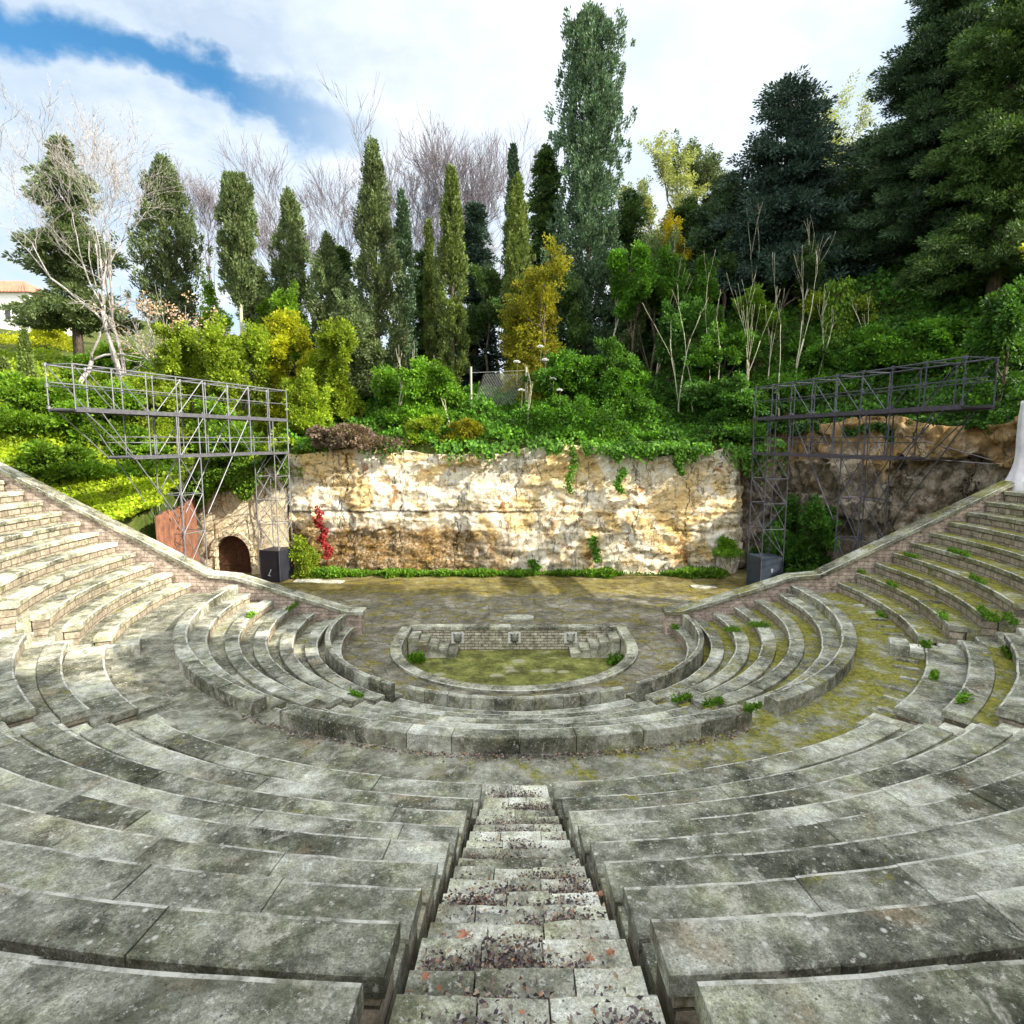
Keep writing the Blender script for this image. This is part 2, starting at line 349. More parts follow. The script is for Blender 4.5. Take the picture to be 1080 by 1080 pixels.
    ck = t.math('MAXIMUM', t.math('MULTIPLY', t.ramp(cr, (0.0, 1.0), (0.007, 0.0)), t.ramp(med, (0.40, 0.0), (0.50, 0.9))), t.math('MULTIPLY', t.ramp(cr2, (0.0, 1.0), (0.010, 0.0)), t.ramp(big, (0.42, 0.0), (0.55, 0.7))))
    ck = t.math('MAXIMUM', ck, vck)
    col = t.mix(ck, col, (0.03, 0.022, 0.012))
    col = t.mix(t.math('MULTIPLY', t.ramp(t.noise(1.4, 7, 0.75), (0.62, 0.0), (0.70, 0.7)), t.mapr(fin, .4, .55)), col, (0.10, 0.10, 0.025) if kind != 'dark' else (0.06, 0.055, 0.03))
    col = t.mix(1.0, col, t.mapr(t.noise(22, 6, 0.75), 0.3, 0.7, 0.62, 1.3), 'MULTIPLY')
    h = t.math('SUBTRACT', t.math('ADD', t.math('MULTIPLY', med, 1.0), t.math('MULTIPLY', fin, 0.7)), ck)
    return t.done(col, 0.95, t.bump(h, 1.0, 0.065), spec=0.1)
M['quarry'] = m_rock('ochre quarry rock', 'quarry')
M['arch_wall'] = m_rock('pale rendered stone', 'render')
M['cliff'] = m_rock('dark cliff rock', 'dark')

def m_simple(name, c, rough=0.6, metal=0.0, var=0.3, scale=6.0, c2=None, spec=0.3, bump=0.2):
    t = NT(name)
    n = t.noise(scale, 6, 0.65)
    c2 = c2 or tuple(q * (1 - var) for q in c)
    col = t.mix(t.mapr(n, 0.35, 0.65), c2, c)
    return t.done(col, rough, t.bump(t.noise(scale * 4, 4), bump, 0.01), metal, spec)
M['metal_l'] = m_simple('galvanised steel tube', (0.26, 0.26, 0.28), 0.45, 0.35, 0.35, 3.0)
M['metal_r'] = m_simple('dark steel tube with painted shade', (0.085, 0.085, 0.11), 0.5, 0.3, 0.4, 3.0)  # same steel as the left gantry, with its shade put into the colour
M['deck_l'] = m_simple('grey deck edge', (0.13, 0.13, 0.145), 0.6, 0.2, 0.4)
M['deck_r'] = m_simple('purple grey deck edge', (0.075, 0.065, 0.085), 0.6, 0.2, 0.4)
M['black'] = m_simple('black painted panel', (0.022, 0.023, 0.032), 0.55, 0, 0.4, 2.5)
M['slate'] = m_simple('blue black painted panel', (0.030, 0.042, 0.062), 0.5, 0, 0.45, 2.5)
M['scuff'] = m_simple('pale scuff paint', (0.20, 0.23, 0.27), 0.7)
M['rust'] = m_simple('rusty corrugated sheet', (0.26, 0.115, 0.065), 0.8, 0, 0.5, 2.0, (0.12, 0.05, 0.03))
M['wood'] = m_simple('dark brown door wood', (0.085, 0.035, 0.018), 0.7, 0, 0.5, 5.0)
M['tarp'] = m_simple('white draped sheet', (0.66, 0.64, 0.66), 0.75, 0, 0.25, 2.0)
M['house_wall'] = m_simple('white house render', (0.80, 0.78, 0.74), 0.9, 0, 0.1, 1.0)
M['roof'] = m_simple('terracotta roof tile', (0.52, 0.23, 0.15), 0.85, 0, 0.4, 3.0)
M['glass'] = m_simple('dark window', (0.06, 0.065, 0.07), 0.2, 0, 0.2)
M['post'] = m_simple('pale concrete post', (0.50, 0.46, 0.36), 0.9)
M['wire'] = m_simple('fence wire', (0.42, 0.42, 0.40), 0.5, 0.4)
M['head'] = stone('carved head stone', light=0.9)
M['plaque'] = m_simple('white plaque stone', (0.80, 0.79, 0.74), 0.85, 0, 0.3, 6.0)
M['scrap'] = m_simple('red and white scrap', (0.75, 0.7, 0.7), 0.6, 0, 0.3, 8.0, (0.6, 0.03, 0.08))

def m_bark(name, c1, c2, sc_=3.0):
    t = NT(name)
    n = t.noise(sc_, 6, 0.7, vec=t.pos((3, 3, 0.8)))
    return t.done(t.mix(t.mapr(n, 0.36, 0.62), c1, c2), 0.95, t.bump(n, 0.6, 0.03), spec=0.1)
M['bark_dark'] = m_bark('dark bark', (0.05, 0.038, 0.028), (0.15, 0.12, 0.09))
M['bark_pale'] = m_bark('pale plane bark', (0.19, 0.165, 0.155), (0.50, 0.46, 0.43))
M['bark_grey'] = m_bark('grey twig bark', (0.12, 0.105, 0.115), (0.26, 0.23, 0.25))
M['bark_sap'] = m_bark('pale sapling bark', (0.30, 0.28, 0.19), (0.58, 0.54, 0.40))

def m_leaf(name, c1, c2, c3=None, trans=0.3, big=0.35, rough=0.6):
    t = NT(name)
    oi = t.n('ShaderNodeObjectInfo')
    r = t.rnd(); c1 = tuple(q * 1.25 for q in c1); c2 = tuple(q * 1.25 for q in c2)
    col = t.mix(r, c1, c2)
    if c3: col = t.mix(t.ramp(r, (0.80, 0.0), (0.83, 1.0)), col, c3)
    cl = t.mapr(t.noise(0.55, 4, 0.6), 0.35, 0.65, 1 - big, 1 + big)
    col = t.mix(1.0, col, cl, 'MULTIPLY')
    col = t.mix(1.0, col, t.mapr(oi.outputs['Random'], 0, 1, 0.85, 1.15), 'MULTIPLY')
    b = t.n('ShaderNodeBsdfPrincipled'); t.l(col, b.inputs['Base Color']); b.inputs['Roughness'].default_value = rough; b.inputs['Specular IOR Level'].default_value = 0.25
    tr = t.n('ShaderNodeBsdfTranslucent'); t.l(t.mix(1.0, col, (1.5, 1.5, 0.7), 'MULTIPLY'), tr.inputs[0])
    mx = t.n('ShaderNodeMixShader'); mx.inputs[0].default_value = trans
    t.l(b.outputs[0], mx.inputs[1]); t.l(tr.outputs[0], mx.inputs[2]); t.l(mx.outputs[0], t.out.inputs[0])
    return t.mat
L = {}
L['cypress'] = m_leaf('cypress green', (0.055, 0.085, 0.020), (0.135, 0.175, 0.040), trans=0.2)
L['cypress_blue'] = m_leaf('blue green cypress', (0.030, 0.060, 0.034), (0.085, 0.135, 0.065), trans=0.15)
L['conifer'] = m_leaf('grey green conifer', (0.050, 0.080, 0.030), (0.125, 0.155, 0.060), trans=0.2)
L['dark'] = m_leaf('dark evergreen', (0.014, 0.036, 0.018), (0.058, 0.095, 0.040), trans=0.15)
L['dark2'] = m_leaf('deep green evergreen', (0.022, 0.050, 0.014), (0.075, 0.125, 0.030), trans=0.2)
L['blueblack'] = m_leaf('blue black pine', (0.012, 0.028, 0.022), (0.040, 0.066, 0.045), trans=0.1)
L['hedge'] = m_leaf('bright hedge green', (0.085, 0.145, 0.010), (0.235, 0.29, 0.022), trans=0.35)
L['lime'] = m_leaf('yellow green shrub', (0.17, 0.20, 0.008), (0.38, 0.38, 0.02), trans=0.4)
L['bush'] = m_leaf('mid green bush', (0.045, 0.11, 0.008), (0.14, 0.23, 0.015), trans=0.3)
L['ivy'] = m_leaf('ivy green', (0.025, 0.080, 0.008), (0.095, 0.21, 0.016), trans=0.25, big=0.5)
L['ivy_dark'] = m_leaf('dark ivy green', (0.018, 0.060, 0.010), (0.07, 0.16, 0.018), trans=0.25, big=0.5)
L['yellow'] = m_leaf('autumn yellow', (0.13, 0.14, 0.010), (0.31, 0.27, 0.018), (0.16, 0.19, 0.01), trans=0.4)
L['gold'] = m_leaf('golden yellow', (0.30, 0.24, 0.01), (0.48, 0.40, 0.025), trans=0.4)
L['pale'] = m_leaf('pale airy green', (0.15, 0.18, 0.06), (0.34, 0.36, 0.14), trans=0.35)
L['red'] = m_leaf('red creeper', (0.13, 0.012, 0.012), (0.26, 0.028, 0.026), trans=0.3)
L['grass'] = m_leaf('lawn grass', (0.14, 0.22, 0.008), (0.34, 0.40, 0.02), trans=0.35)
L['weed'] = m_leaf('fresh weed green', (0.045, 0.12, 0.008), (0.13, 0.24, 0.018), trans=0.3)
L['brush'] = m_leaf('dry brushwood', (0.11, 0.075, 0.05), (0.26, 0.19, 0.14), (0.12, 0.11, 0.03), trans=0.1)
L['rusty'] = m_leaf('brown seed heads', (0.28, 0.17, 0.10), (0.45, 0.33, 0.23), trans=0.2)
def m_dead():
    t = NT('fallen dead leaves'); r = t.rnd()
    col = t.ramp(r, (0.0, (0.05, 0.035, 0.042)), (0.35, (0.11, 0.08, 0.085)), (0.65, (0.22, 0.17, 0.14)), (0.9, (0.40, 0.32, 0.22)), (0.99, (0.34, 0.14, 0.07)), interp='LINEAR')
    return t.done(col, 0.7, spec=0.3)
M['dead'] = m_dead()
M['maple'] = m_simple('orange dry leaf', (0.42, 0.19, 0.11), 0.7, 0, 0.4, 20.0)
def m_ground():
    t = NT('hillside earth')
    n = t.noise(0.5, 7, 0.65); f = t.noise(6, 6, 0.7)
    col = t.ramp(t.math('ADD', t.math('MULTIPLY', n, 0.6), t.math('MULTIPLY', f, 0.4)), (0.38, (0.03, 0.045, 0.01)), (0.5, (0.06, 0.085, 0.015)), (0.6, (0.12, 0.11, 0.04)), (0.72, (0.24, 0.18, 0.09)))
    return t.done(col, 0.95, t.bump(f, 0.8, 0.06), spec=0.1)
M['ground'] = m_ground()

# ------------------------------------------------------------------ upper cavea
TR = 0.88; R0 = 13.37; ZW = 1.86
UZ = [2.26, 2.53, 2.89, 3.27, 3.69, 4.13, 4.58, 5.05, 5.51, 5.96, 6.41, 6.86, 7.31, 7.76]
UZA = [2.26 + .42 * k for k in range(16)]
ORD = ['first', 'second', 'third', 'fourth', 'fifth', 'sixth', 'seventh', 'eighth', 'ninth', 'tenth', 'eleventh', 'twelfth', 'thirteenth', 'fourteenth']
def hw(k): return [0.58, 0.67, 0.70, 0.73, 0.755, 0.765][k] if k < 6 else 0.775
def mid_loc(r, p, z): return (r * math.sin(p), -r * math.cos(p), z)
def slabs(mb, ra, rb, z0, z1, p0, p1, ln=1.15, ch=0.018, gap=0.0045, jit=0.011, strip=0.026, step=0.22):
    """a run of separate slabs; worn pale arrises (material 1) along the front edge and at the joints"""
    rm = (ra + rb) / 2; p = p0; st = strip if ch > .01 else 0
    while p < p1 - 1e-4:
        q = p + ln * random.uniform(0.75, 1.3) / rm
        if p1 - q < 0.45 * ln / rm: q = p1
        e = random.uniform(-jit, jit); f = random.uniform(-jit, jit) * 1.2; e2 = e + random.uniform(-jit, jit) * .6
        a, b = p + gap / rm, min(q, p1) - gap / rm
        prof = [(ra + f, z0), (ra + f, z1 - ch), (ra + f + ch, z1)] + ([(ra + f + ch + st, z1)] if st else []) + [(rb - ch * .6, z1), (rb, z1 - ch * .6), (rb, z0)]
        n = len(prof); k = max(1, int(round((b - a) * rm / step)))
        An = [a + (b - a) * t / k for t in range(k + 1)]
        
        vs = []
        for t in An:
            sa, ca = math.sin(t), math.cos(t); dz = e + (e2 - e) * (t - a) / (b - a)
            cw = .010 * fbm(sa * rm * 3.1, ca * rm * 3.1, z1 * 3) if st else 0; cz = .006 * fbm(sa * rm * 2.3, ca * rm * 2.3, z1) if st else 0
            vs += [(r * sa + (cw * sa if i_ < 4 else 0), -r * ca - (cw * ca if i_ < 4 else 0), z + dz + (cz if 1 <= i_ < n - 1 else 0)) for i_, (r, z) in enumerate(prof)]
        k = len(An) - 1; fs = [tuple(range(n)), tuple(range((k + 1) * n - 1, k * n - 1, -1))]; ms = [0, 0]
        for t in range(k):
            for w in range(n):
                fs.append((t * n + (w + 1) % n, t * n + w, (t + 1) * n + w, (t + 1) * n + (w + 1) % n))
                ms.append(1 if (w == 1 or (st and w == 2)) else 0)
        mb.add(vs, fs, ms); p = q
BENCH_N = 0
def shift(o, loc):      # geometry was written in world coordinates: move the mesh into its thing's own frame
    me = o.data; n = len(me.vertices); a = np.empty(n * 3, dtype=np.float32); me.vertices.foreach_get('co', a)
    a = a.reshape(-1, 3) - np.array(loc, dtype=np.float32); me.vertices.foreach_set('co', a.ravel()); me.update()
def bench(label, group, k, p0, p1, mats, full=False, seat=0.47, TR=0.88, UZ=UZ, drop=.045):
    ra = R0 + TR * k; z = UZ[k]; zf = ZW - .05 if k == 0 else UZ[k - 1] - (0.15 if TR > .8 else .9)
    loc = mid_loc(ra + .3, (p0 + p1) / 2, zf)
    t = thing('stone_bench', label, 'stone bench', loc, group)
    sm, em, fm = mats
    mb = MB(); slabs(mb, ra - 0.035, ra + (TR - .01 if full else seat), z - 0.15, z, p0, p1, 1.2)
    o = mb.build('seat', [sm, em], t); shift(o, loc)
    mb = MB(); slabs(mb, ra + 0.012, ra + (TR - .02 if full else seat - .03), zf, z - 0.152, p0 + .002, p1 - .002, 0.9, ch=0.004, gap=0.004, jit=0.003)
    o = mb.build('riser', [M['riser'], M['riser']], t); shift(o, loc)
    if not full:
        mb = MB(); slabs(mb, ra + seat + .004, ra + TR + 0.03, z - (.5 if TR > .8 else 1.3), z - drop, p0 + .001, p1 - .001, 1.3, ch=0.006, jit=0.006)
        o = mb.build('footing', [fm, fm], t); shift(o, loc)
    return t

P1, P2 = R_(34.6), R_(38.4)       # second stair
P3, P4 = R_(60.8), R_(65.0)       # third stair
WY = 1.2                           # inner face of the wing walls
GN = {'C': 'front block', 'B': 'middle block', 'A': 'rear block'}
for side, s in (('left', -1), ('right', 1)):
    for k in range(9):
        a0 = hw(k) / (R0 + TR * k) + 0.001; a1 = P1
        p0, p1 = (a0, a1) if s > 0 else (-a1, -a0)
        if k == 0: lb = 'lowest %s grey stone bench by the walkway, %s of the central stairs' % ('lichen spotted', side)
        else: lb = '%s grey stone bench up from the walkway, just %s of the central stairs' % (ORD[k], side)
        bench(lb, 'front stone benches', k, p0, p1, (M['slab'], M['edge'], M['foot']), seat=.37 if k == 7 else .47, drop=.36 if k == 7 else .045)
    for k in range(5):
        p0, p1 = (P2, P3) if s > 0 else (-P3, -P2)
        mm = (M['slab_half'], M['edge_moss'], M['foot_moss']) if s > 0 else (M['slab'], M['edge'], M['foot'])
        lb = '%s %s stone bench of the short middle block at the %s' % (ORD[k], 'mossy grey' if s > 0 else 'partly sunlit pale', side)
        bench(lb, 'middle block stone benches', k, p0, p1, mm, full=(k == 0))
    for k in range(14):
        ra = R0 + .72 * k
        e = math.pi / 2 + math.asin((WY - 0.06) / (ra + .72))
        p0, p1 = (P4, e) if s > 0 else (-e, -P4)
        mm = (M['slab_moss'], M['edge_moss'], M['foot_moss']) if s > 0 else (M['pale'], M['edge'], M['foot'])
        lb = '%s %s stone bench below the %s wing wall' % (ORD[k], 'moss covered' if s > 0 else 'sunlit', side)
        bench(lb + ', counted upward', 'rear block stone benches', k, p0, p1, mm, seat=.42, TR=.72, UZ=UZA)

# stairs: two steps to every bench
def stair(label, name_group, kmax, ang):
    """ang(r) -> (p0, p1)"""
    a, b = ang(R0); loc = mid_loc(R0 - .2, (a + b) / 2, ZW)
    t = thing('stone_stairs', label, 'stairs', loc, name_group)
    for k in range(kmax):
        zt = UZ[k]; zb = ZW if k == 0 else UZ[k - 1]
        nxt = UZ[k + 1]
        zA = zb - (0.0 if k == 0 else 0.22) + (zt - zb) * 0.5 - 0.0
        for h, (ra, rb, z) in enumerate(((R0 + TR * k - 0.42, R0 + TR * k + 0.04, zt - 0.25 - (nxt - zt) * .5 + (.12 if k == 0 else 0)), (R0 + TR * k + 0.03, R0 + TR * k + 0.48, zt - 0.25))):
            p0, p1 = ang((ra + rb) / 2)
            mb = MB(); p = p0
            while p < p1 - 1e-4:
                q = p + random.uniform(0.32, 0.62) / ra
                if (p1 - q) * ra < 0.22: q = p1
                d = random.uniform(-.014, .014); g = random.uniform(-0.025, 0.02)
                prof = [(ra + g, z - 0.7), (ra + g, z - .03 + d), (ra + g + .03, z + d), (rb + .03, z + d), (rb + .03, z - 0.7)]
                mb.arc(prof, p + .006 / ra, q - .006 / ra, m=[0, 1, 0, 0, 0], step=0.12, dz0=random.uniform(-.008, .008), dz1=random.uniform(-.008, .008))
                p = q
            # rough the block tops a little
            mb.v = [(x + .008 * fbm(x * 5, y * 5, z_ * 5), y + .012 * fbm(y * 5, x * 5, z_ * 5 + 3), z_ + .012 * fbm(x * 4, y * 4, 9)) for x, y, z_ in mb.v]
            o = mb.build('step', [M['step'], M['edge']], t); shift(o, loc)
    return t
def ang_mid(r):
    k = min(12, max(0, (r - R0) / TR)); i = int(k); h = hw(i) + (hw(i + 1) - hw(i)) * (k - i); return (-h / r + .002, h / r - .002)
stair('wide central stone stairs strewn with dead leaves', 'stone stairs', 10, ang_mid)
for side, s in (('left', -1), ('right', 1)):
    stair('narrow stone stairs between the front and middle benches on the %s' % side, 'stone stairs', 5, (lambda r: (P1 + .001, P2 - .001)) if s > 0 else (lambda r: (-P2 + .001, -P1 - .001)))
    stair('narrow stone stairs beside the %s rear benches' % ('mossy right' if s > 0 else 'sunlit left'), 'stone stairs', 5, (lambda r: (P3 + .001, P4 - .001)) if s > 0 else (lambda r: (-P4 + .001, -P3 - .001)))
# single projecting block at the foot of each third stair
for side, s in (('left', -1), ('right', 1)):
    p = s * R_(62.2); loc = mid_loc(12.95, p, ZW)
    mb = MB(); slabs(mb, 12.55, 13.02, ZW - .05, ZW + .34, p - .03, p + .03, 2.0, ch=.02, gap=0)
    o = mb.build('mounting_block', [M['slab'], M['edge']]); shift(o, loc); o.location = loc
    tag(o, 'square stone block jutting onto the walkway on the %s' % side, 'stone block', 'stone blocks at the stair feet')
# narrow white stones set in the walkway at the foot of the side benches
for s, n in ((-1, 15), (1, 13)):
    for i in range(n):
        d = 41 + (85 - 41) * i / (n - 1) + random.uniform(-.4, .4)
        if abs(d - 62.4) < 2.4: continue
        p = s * R_(d); l = random.uniform(.38, .62); ra = 13.22 - l; loc = mid_loc(ra + .3, p, ZW)
        mb = MB(); w = random.uniform(.045, .07)
        mb.arc([(ra, ZW - .05), (ra, ZW + .04), (ra + .02, ZW + .06), (13.2, ZW + .06), (13.2, ZW - .05)], p - w / ra, p + w / ra)
        o = mb.build('white_marker_stone', M['white_stone']); shift(o, loc); o.location = loc
        tag(o, 'short narrow white stone laid across the walkway edge on the %s' % ('right' if s > 0 else 'left'), 'white stone', 'white stones along the %s walkway edge' % ('right' if s > 0 else 'left'))

# ------------------------------------------------------------------ walkway (ring floor)
mb = MB()
ang_end = R_(94.2)
nr, na = 10, 150
for i in range(na + 1):
    a = -ang_end + 2 * ang_end * i / na
    for j in range(nr + 1):
        r = 11.25 + (13.52 - 11.25) * j / nr
        mb.v.append((r * math.sin(a), min(WY + .1, -r * math.cos(a)), ZW + 0.02 * fbm(r * 1.2, a * 14, 0)))
for i in range(na):
    for j in range(nr):
        b = i * (nr + 1) + j; mb.f.append((b, b + 1, b + nr + 2, b + nr + 1)); mb.m.append(0)
mb.f = [tuple(reversed(f)) for f in mb.f]
tag(mb.build('walkway', M['walk'], None, True), kind='structure')

# ------------------------------------------------------------------ lower benches
LP = R_(26.3); LQ = R_(30.6)
#            r_in  r_out  z_seat  z_floor
LOW = [(6.62, 6.97, 0.45, -0.05), (7.42, 7.84, 0.74, 0.36), (8.24, 8.66, 1.02, 0.64), (9.06, 9.48, 1.30, 0.92), (9.88, 10.30, 1.58, 1.20), (10.80, 11.30, 1.86, 1.48)]
LN = ['innermost', 'second', 'third', 'fourth', 'fifth', 'outermost']
for blk, q0, q1 in (('left', -1, -LQ), ('central', -LP, LP), ('right', LQ, 1)):
    for k, (ra, rb, z, zf) in enumerate(LOW):
        e = math.pi / 2 + math.asin(0.95 / (rb + .5))
        p0, p1 = (-e, q1) if blk == 'left' else ((q0, e) if blk == 'right' else (q0, q1))
        loc = mid_loc(ra, (p0 + p1) / 2, zf)
        mat = M['low_moss'] if blk == 'right' else M['low']
        nm = {'left': 'lower left block', 'right': 'weedy lower right block', 'central': 'lower central block'}[blk]
        bk = ' with raised backrest' if k in (0, 5) else ''
        t = thing('curved_bench', '%s curved stone bench%s in the %s' % (LN[k], bk, nm), 'stone bench', loc, 'curved benches round the orchestra')
        m = MB(); slabs(m, ra - .02, rb, z - .13, z, p0, p1, 1.0); o = m.build('seat', [mat, M['edge']], t); shift(o, loc)
        m = MB(); slabs(m, ra + .02, rb - .015, zf - .1, z - .132, p0 + .002, p1 - .002, .8, ch=.004, gap=.004, jit=.003); o = m.build('riser', [M['riser'], M['riser']], t); shift(o, loc)
        if k == 0:
            m = MB(); slabs(m, rb + .004, rb + .19, z - .5, 0.97, p0, p1, .62, ch=.02, gap=.007, jit=.014); o = m.build('backrest', [mat, M['edge']], t); shift(o, loc)
            r2 = rb + .2
        elif k == 5:
            m = MB(); slabs(m, rb + .004, rb + .40, z - .6, 2.20, p0, p1, 1.1, ch=.025, gap=.008, jit=.012); o = m.build('backrest', [mat, M['edge']], t); shift(o, loc)
            r2 = None
        else: r2 = rb + .004
        if r2:
            nra = LOW[k + 1][0]
            m = MB(); slabs(m, r2, nra + .015, z - .7, LOW[k + 1][3], p0 + .001, p1 - .001, 1.2, ch=.006, jit=.01)
            o = m.build('footing', [M['foot_moss'] if blk == 'right' else M['foot']] * 2, t); shift(o, loc)
# the two short flights between the lower blocks
for side, s in (('left', -1), ('right', 1)):
    p0, p1 = (LP + .003, LQ - .003) if s > 0 else (-LQ + .003, -LP - .003)
    loc = mid_loc(9, (p0 + p1) / 2, 0)
    t = thing('lower_stairs', 'short worn stone stairs between the %s and central lower benches' % side, 'stairs', loc, 'stairs between the lower benches')
    n = 10
    for i in range(n):
        ra = 7.0 + (11.55 - 7.0) * i / n; rb = ra + (11.55 - 7.0) / n + .02; z = ZW * (i + 1) / n - .01
        m = MB(); slabs(m, ra, rb, z - .5, z, p0, p1, .6, ch=.02, jit=.01); o = m.build('step', [M['low_moss'] if s > 0 else M['low'], M['edge']], t); shift(o, loc)

# ------------------------------------------------------------------ wing walls
def wing(s):
    side = 'left' if s < 0 else 'right'
    end = 25.5 if s < 0 else 20.2
    slope = 0.535 if s < 0 else 0.50
    prof = [(6.35, 0.86), (6.9, 0.86), (11.5, 2.34), (12.6, 2.44), (end, 2.44 + slope * (end - 12.6))]
    t = thing('wing_wall', '%s stone wing wall with %s sloping coping' % (side, 'sunlit pale' if s < 0 else 'mossy'), 'wall', (s * 12, WY + .25, 0), 'wing walls')
    b = MB(); c = MB()
    # body as one strip, coping as separate stones
    xs = [p[0] for p in prof]
    def top(x):
        for (xa, za), (xb, zb) in zip(prof, prof[1:]):
            if x <= xb: return za + (zb - za) * (x - xa) / (xb - xa)
        return prof[-1][1]
    y0, y1 = WY, WY + .5
    n = len(prof); vs = []
    for x, z in prof: vs += [(s * x, y0, -.4), (s * x, y0, z), (s * x, y1, z), (s * x, y1, -.4)]
    fs = [(0, 1, 2, 3), (4 * n - 1, 4 * n - 2, 4 * n - 3, 4 * n - 4)]
    for i in range(n - 1):
        for j in range(4): fs.append((i * 4 + j, (i + 1) * 4 + j, (i + 1) * 4 + (j + 1) % 4, i * 4 + (j + 1) % 4))
    b.add(vs, fs); o = b.build('masonry', M['wing'], t, recalc=True); shift(o, t.location)
    x = 6.25
    for (xa, za), (xb, zb) in zip(prof, prof[1:]):
        k = max(1, round((xb - xa) / 1.3))
        for i in range(k):
            u0 = xa + (xb - xa) * i / k; u1 = xa + (xb - xa) * (i + 1) / k
            if i == 0 and xa == prof[0][0]: u0 -= .1
            d = random.uniform(-.008, .008); g = .006
            z0 = za + (zb - za) * (u0 - xa) / (xb - xa); z1 = za + (zb - za) * (u1 - xa) / (xb - xa)
            if xa == prof[0][0]: z0 = z1 = za
            hh = .17; ya, yb = y0 - .09, y1 + .09; bv = .025
            pr = [(ya, .002), (ya, hh - bv), (ya + bv, hh), (yb - bv, hh), (yb, hh - bv), (yb, .002)]
            vs = [(s * (u0 + g), y, z0 + q + d) for y, q in pr] + [(s * (u1 - g), y, z1 + q + d) for y, q in pr]
            fs = [tuple(range(6)), tuple(range(11, 5, -1))] + [(j, j + 6, (j + 1) % 6 + 6, (j + 1) % 6) for j in range(6)]
            c.add(vs, fs, [0, 0] + [0, 1, 0, 1, 0, 0])
    o = c.build('coping', [M['coping'] if s < 0 else M['coping_moss'], M['edge'] if s < 0 else M['edge_moss']], t, recalc=True); shift(o, t.location)
wing(-1); wing(1)

# ------------------------------------------------------------------ pool
PR = 4.42; PCY = 0.0; PBY = 1.95      # inner radius, arc centre, back wall
RIM = 0.42; PB = -0.92
def pool_outline(off, n=40):           # U shape, from back left, round the front, to back right
    r = PR + off
    pts = [(-r, PBY)] + [(-r, PBY * (1 - i / 4)) for i in range(1, 4)]
    pts += [(-r * math.cos(math.pi * i / n), PCY - (r * math.sin(math.pi * i / n)) * (4.65 / 4.84)) for i in range(n + 1)]
    pts += [(r, PBY * (i / 4)) for i in range(1, 5)]
    return pts
pool = thing('pool_basin', 'sunken horseshoe stone pool basin with mossy floor', 'pool', (0, 0, PB))
m = MB(); pi = pool_outline(0); po = pool_outline(RIM); N = len(pi)
i = 0
while i < N - 1:                       # rim stones
    k = min(N - 1, i + 2)
    vs = []
    for j in range(i, k + 1):
        (ax, ay), (bx, by) = pi[j], po[j]; mx = .06
        cx, cy = ax + (bx - ax) * mx, ay + (by - ay) * mx; dx, dy = ax + (bx - ax) * (1 - mx), ay + (by - ay) * (1 - mx)
        d = 0
        vs += [(ax, ay, -.12), (ax, ay, .09), (cx, cy, .115), (dx, dy, .115), (bx, by, .09), (bx, by, -.12)]
    q = k - i; fs = [tuple(range(6)), tuple(range(q * 6 + 5, q * 6 - 1, -1))]; ms = [0, 0]
    for j in range(q):
        for e in range(6): fs.append((j * 6 + e, (j + 1) * 6 + e, (j + 1) * 6 + (e + 1) % 6, j * 6 + (e + 1) % 6)); ms.append(1 if e in (1, 3) else 0)
    m.add(vs, fs, ms); i = k
o = m.build('rim', [M['coping'], M['edge']], pool, recalc=True); shift(o, pool.location)
m = MB(); p_in = pool_outline(0.01)
for (x, y) in p_in: m.v += [(x, y, PB - .05), (x, y, -.1)]
for j in range(N - 1): m.f.append((2 * j, 2 * j + 1, 2 * j + 3, 2 * j + 2)); m.m.append(0)
o = m.build('side_wall', M['pool_wall'], pool, recalc=True); shift(o, pool.location)
m = MB(); m.box(-PR - .2, PR + .2, PBY, PBY + .35, PB - .05, -.02)
o = m.build('back_wall', M['pool_wall'], pool); shift(o, pool.location)
m = MB()
x = -PR - .12
while x < PR + .1:
    w = min(random.uniform(.9, 1.3), PR + .12 - x); m.box(x + .004, x + w - .004, PBY - .06, PBY + .42, -.018, .1, bev=.018); x += w
o = m.build('back_coping', M['coping'], pool); shift(o, pool.location)
m = MB(); cen = (0, 0.3)
m.v.append((0, 0.3, PB)); rings = 10
for r in range(1, rings + 1):
    for (x, y) in p_in: m.v.append((x * r / rings, .3 + (y - .3) * r / rings, PB + .03 * fbm(x * r / rings, y * r / rings, 2)))
for j in range(N): m.f.append((0, 1 + j, 1 + (j + 1) % N)); m.m.append(0)
for r in range(rings - 1):
    for j in range(N): a = 1 + r * N + j; b = 1 + r * N + (j + 1) % N; m.f.append((a, a + N, b + N, b)); m.m.append(0)
o = m.build('pool_floor', M['pool_bed'], pool, True, recalc=True); shift(o, pool.location)
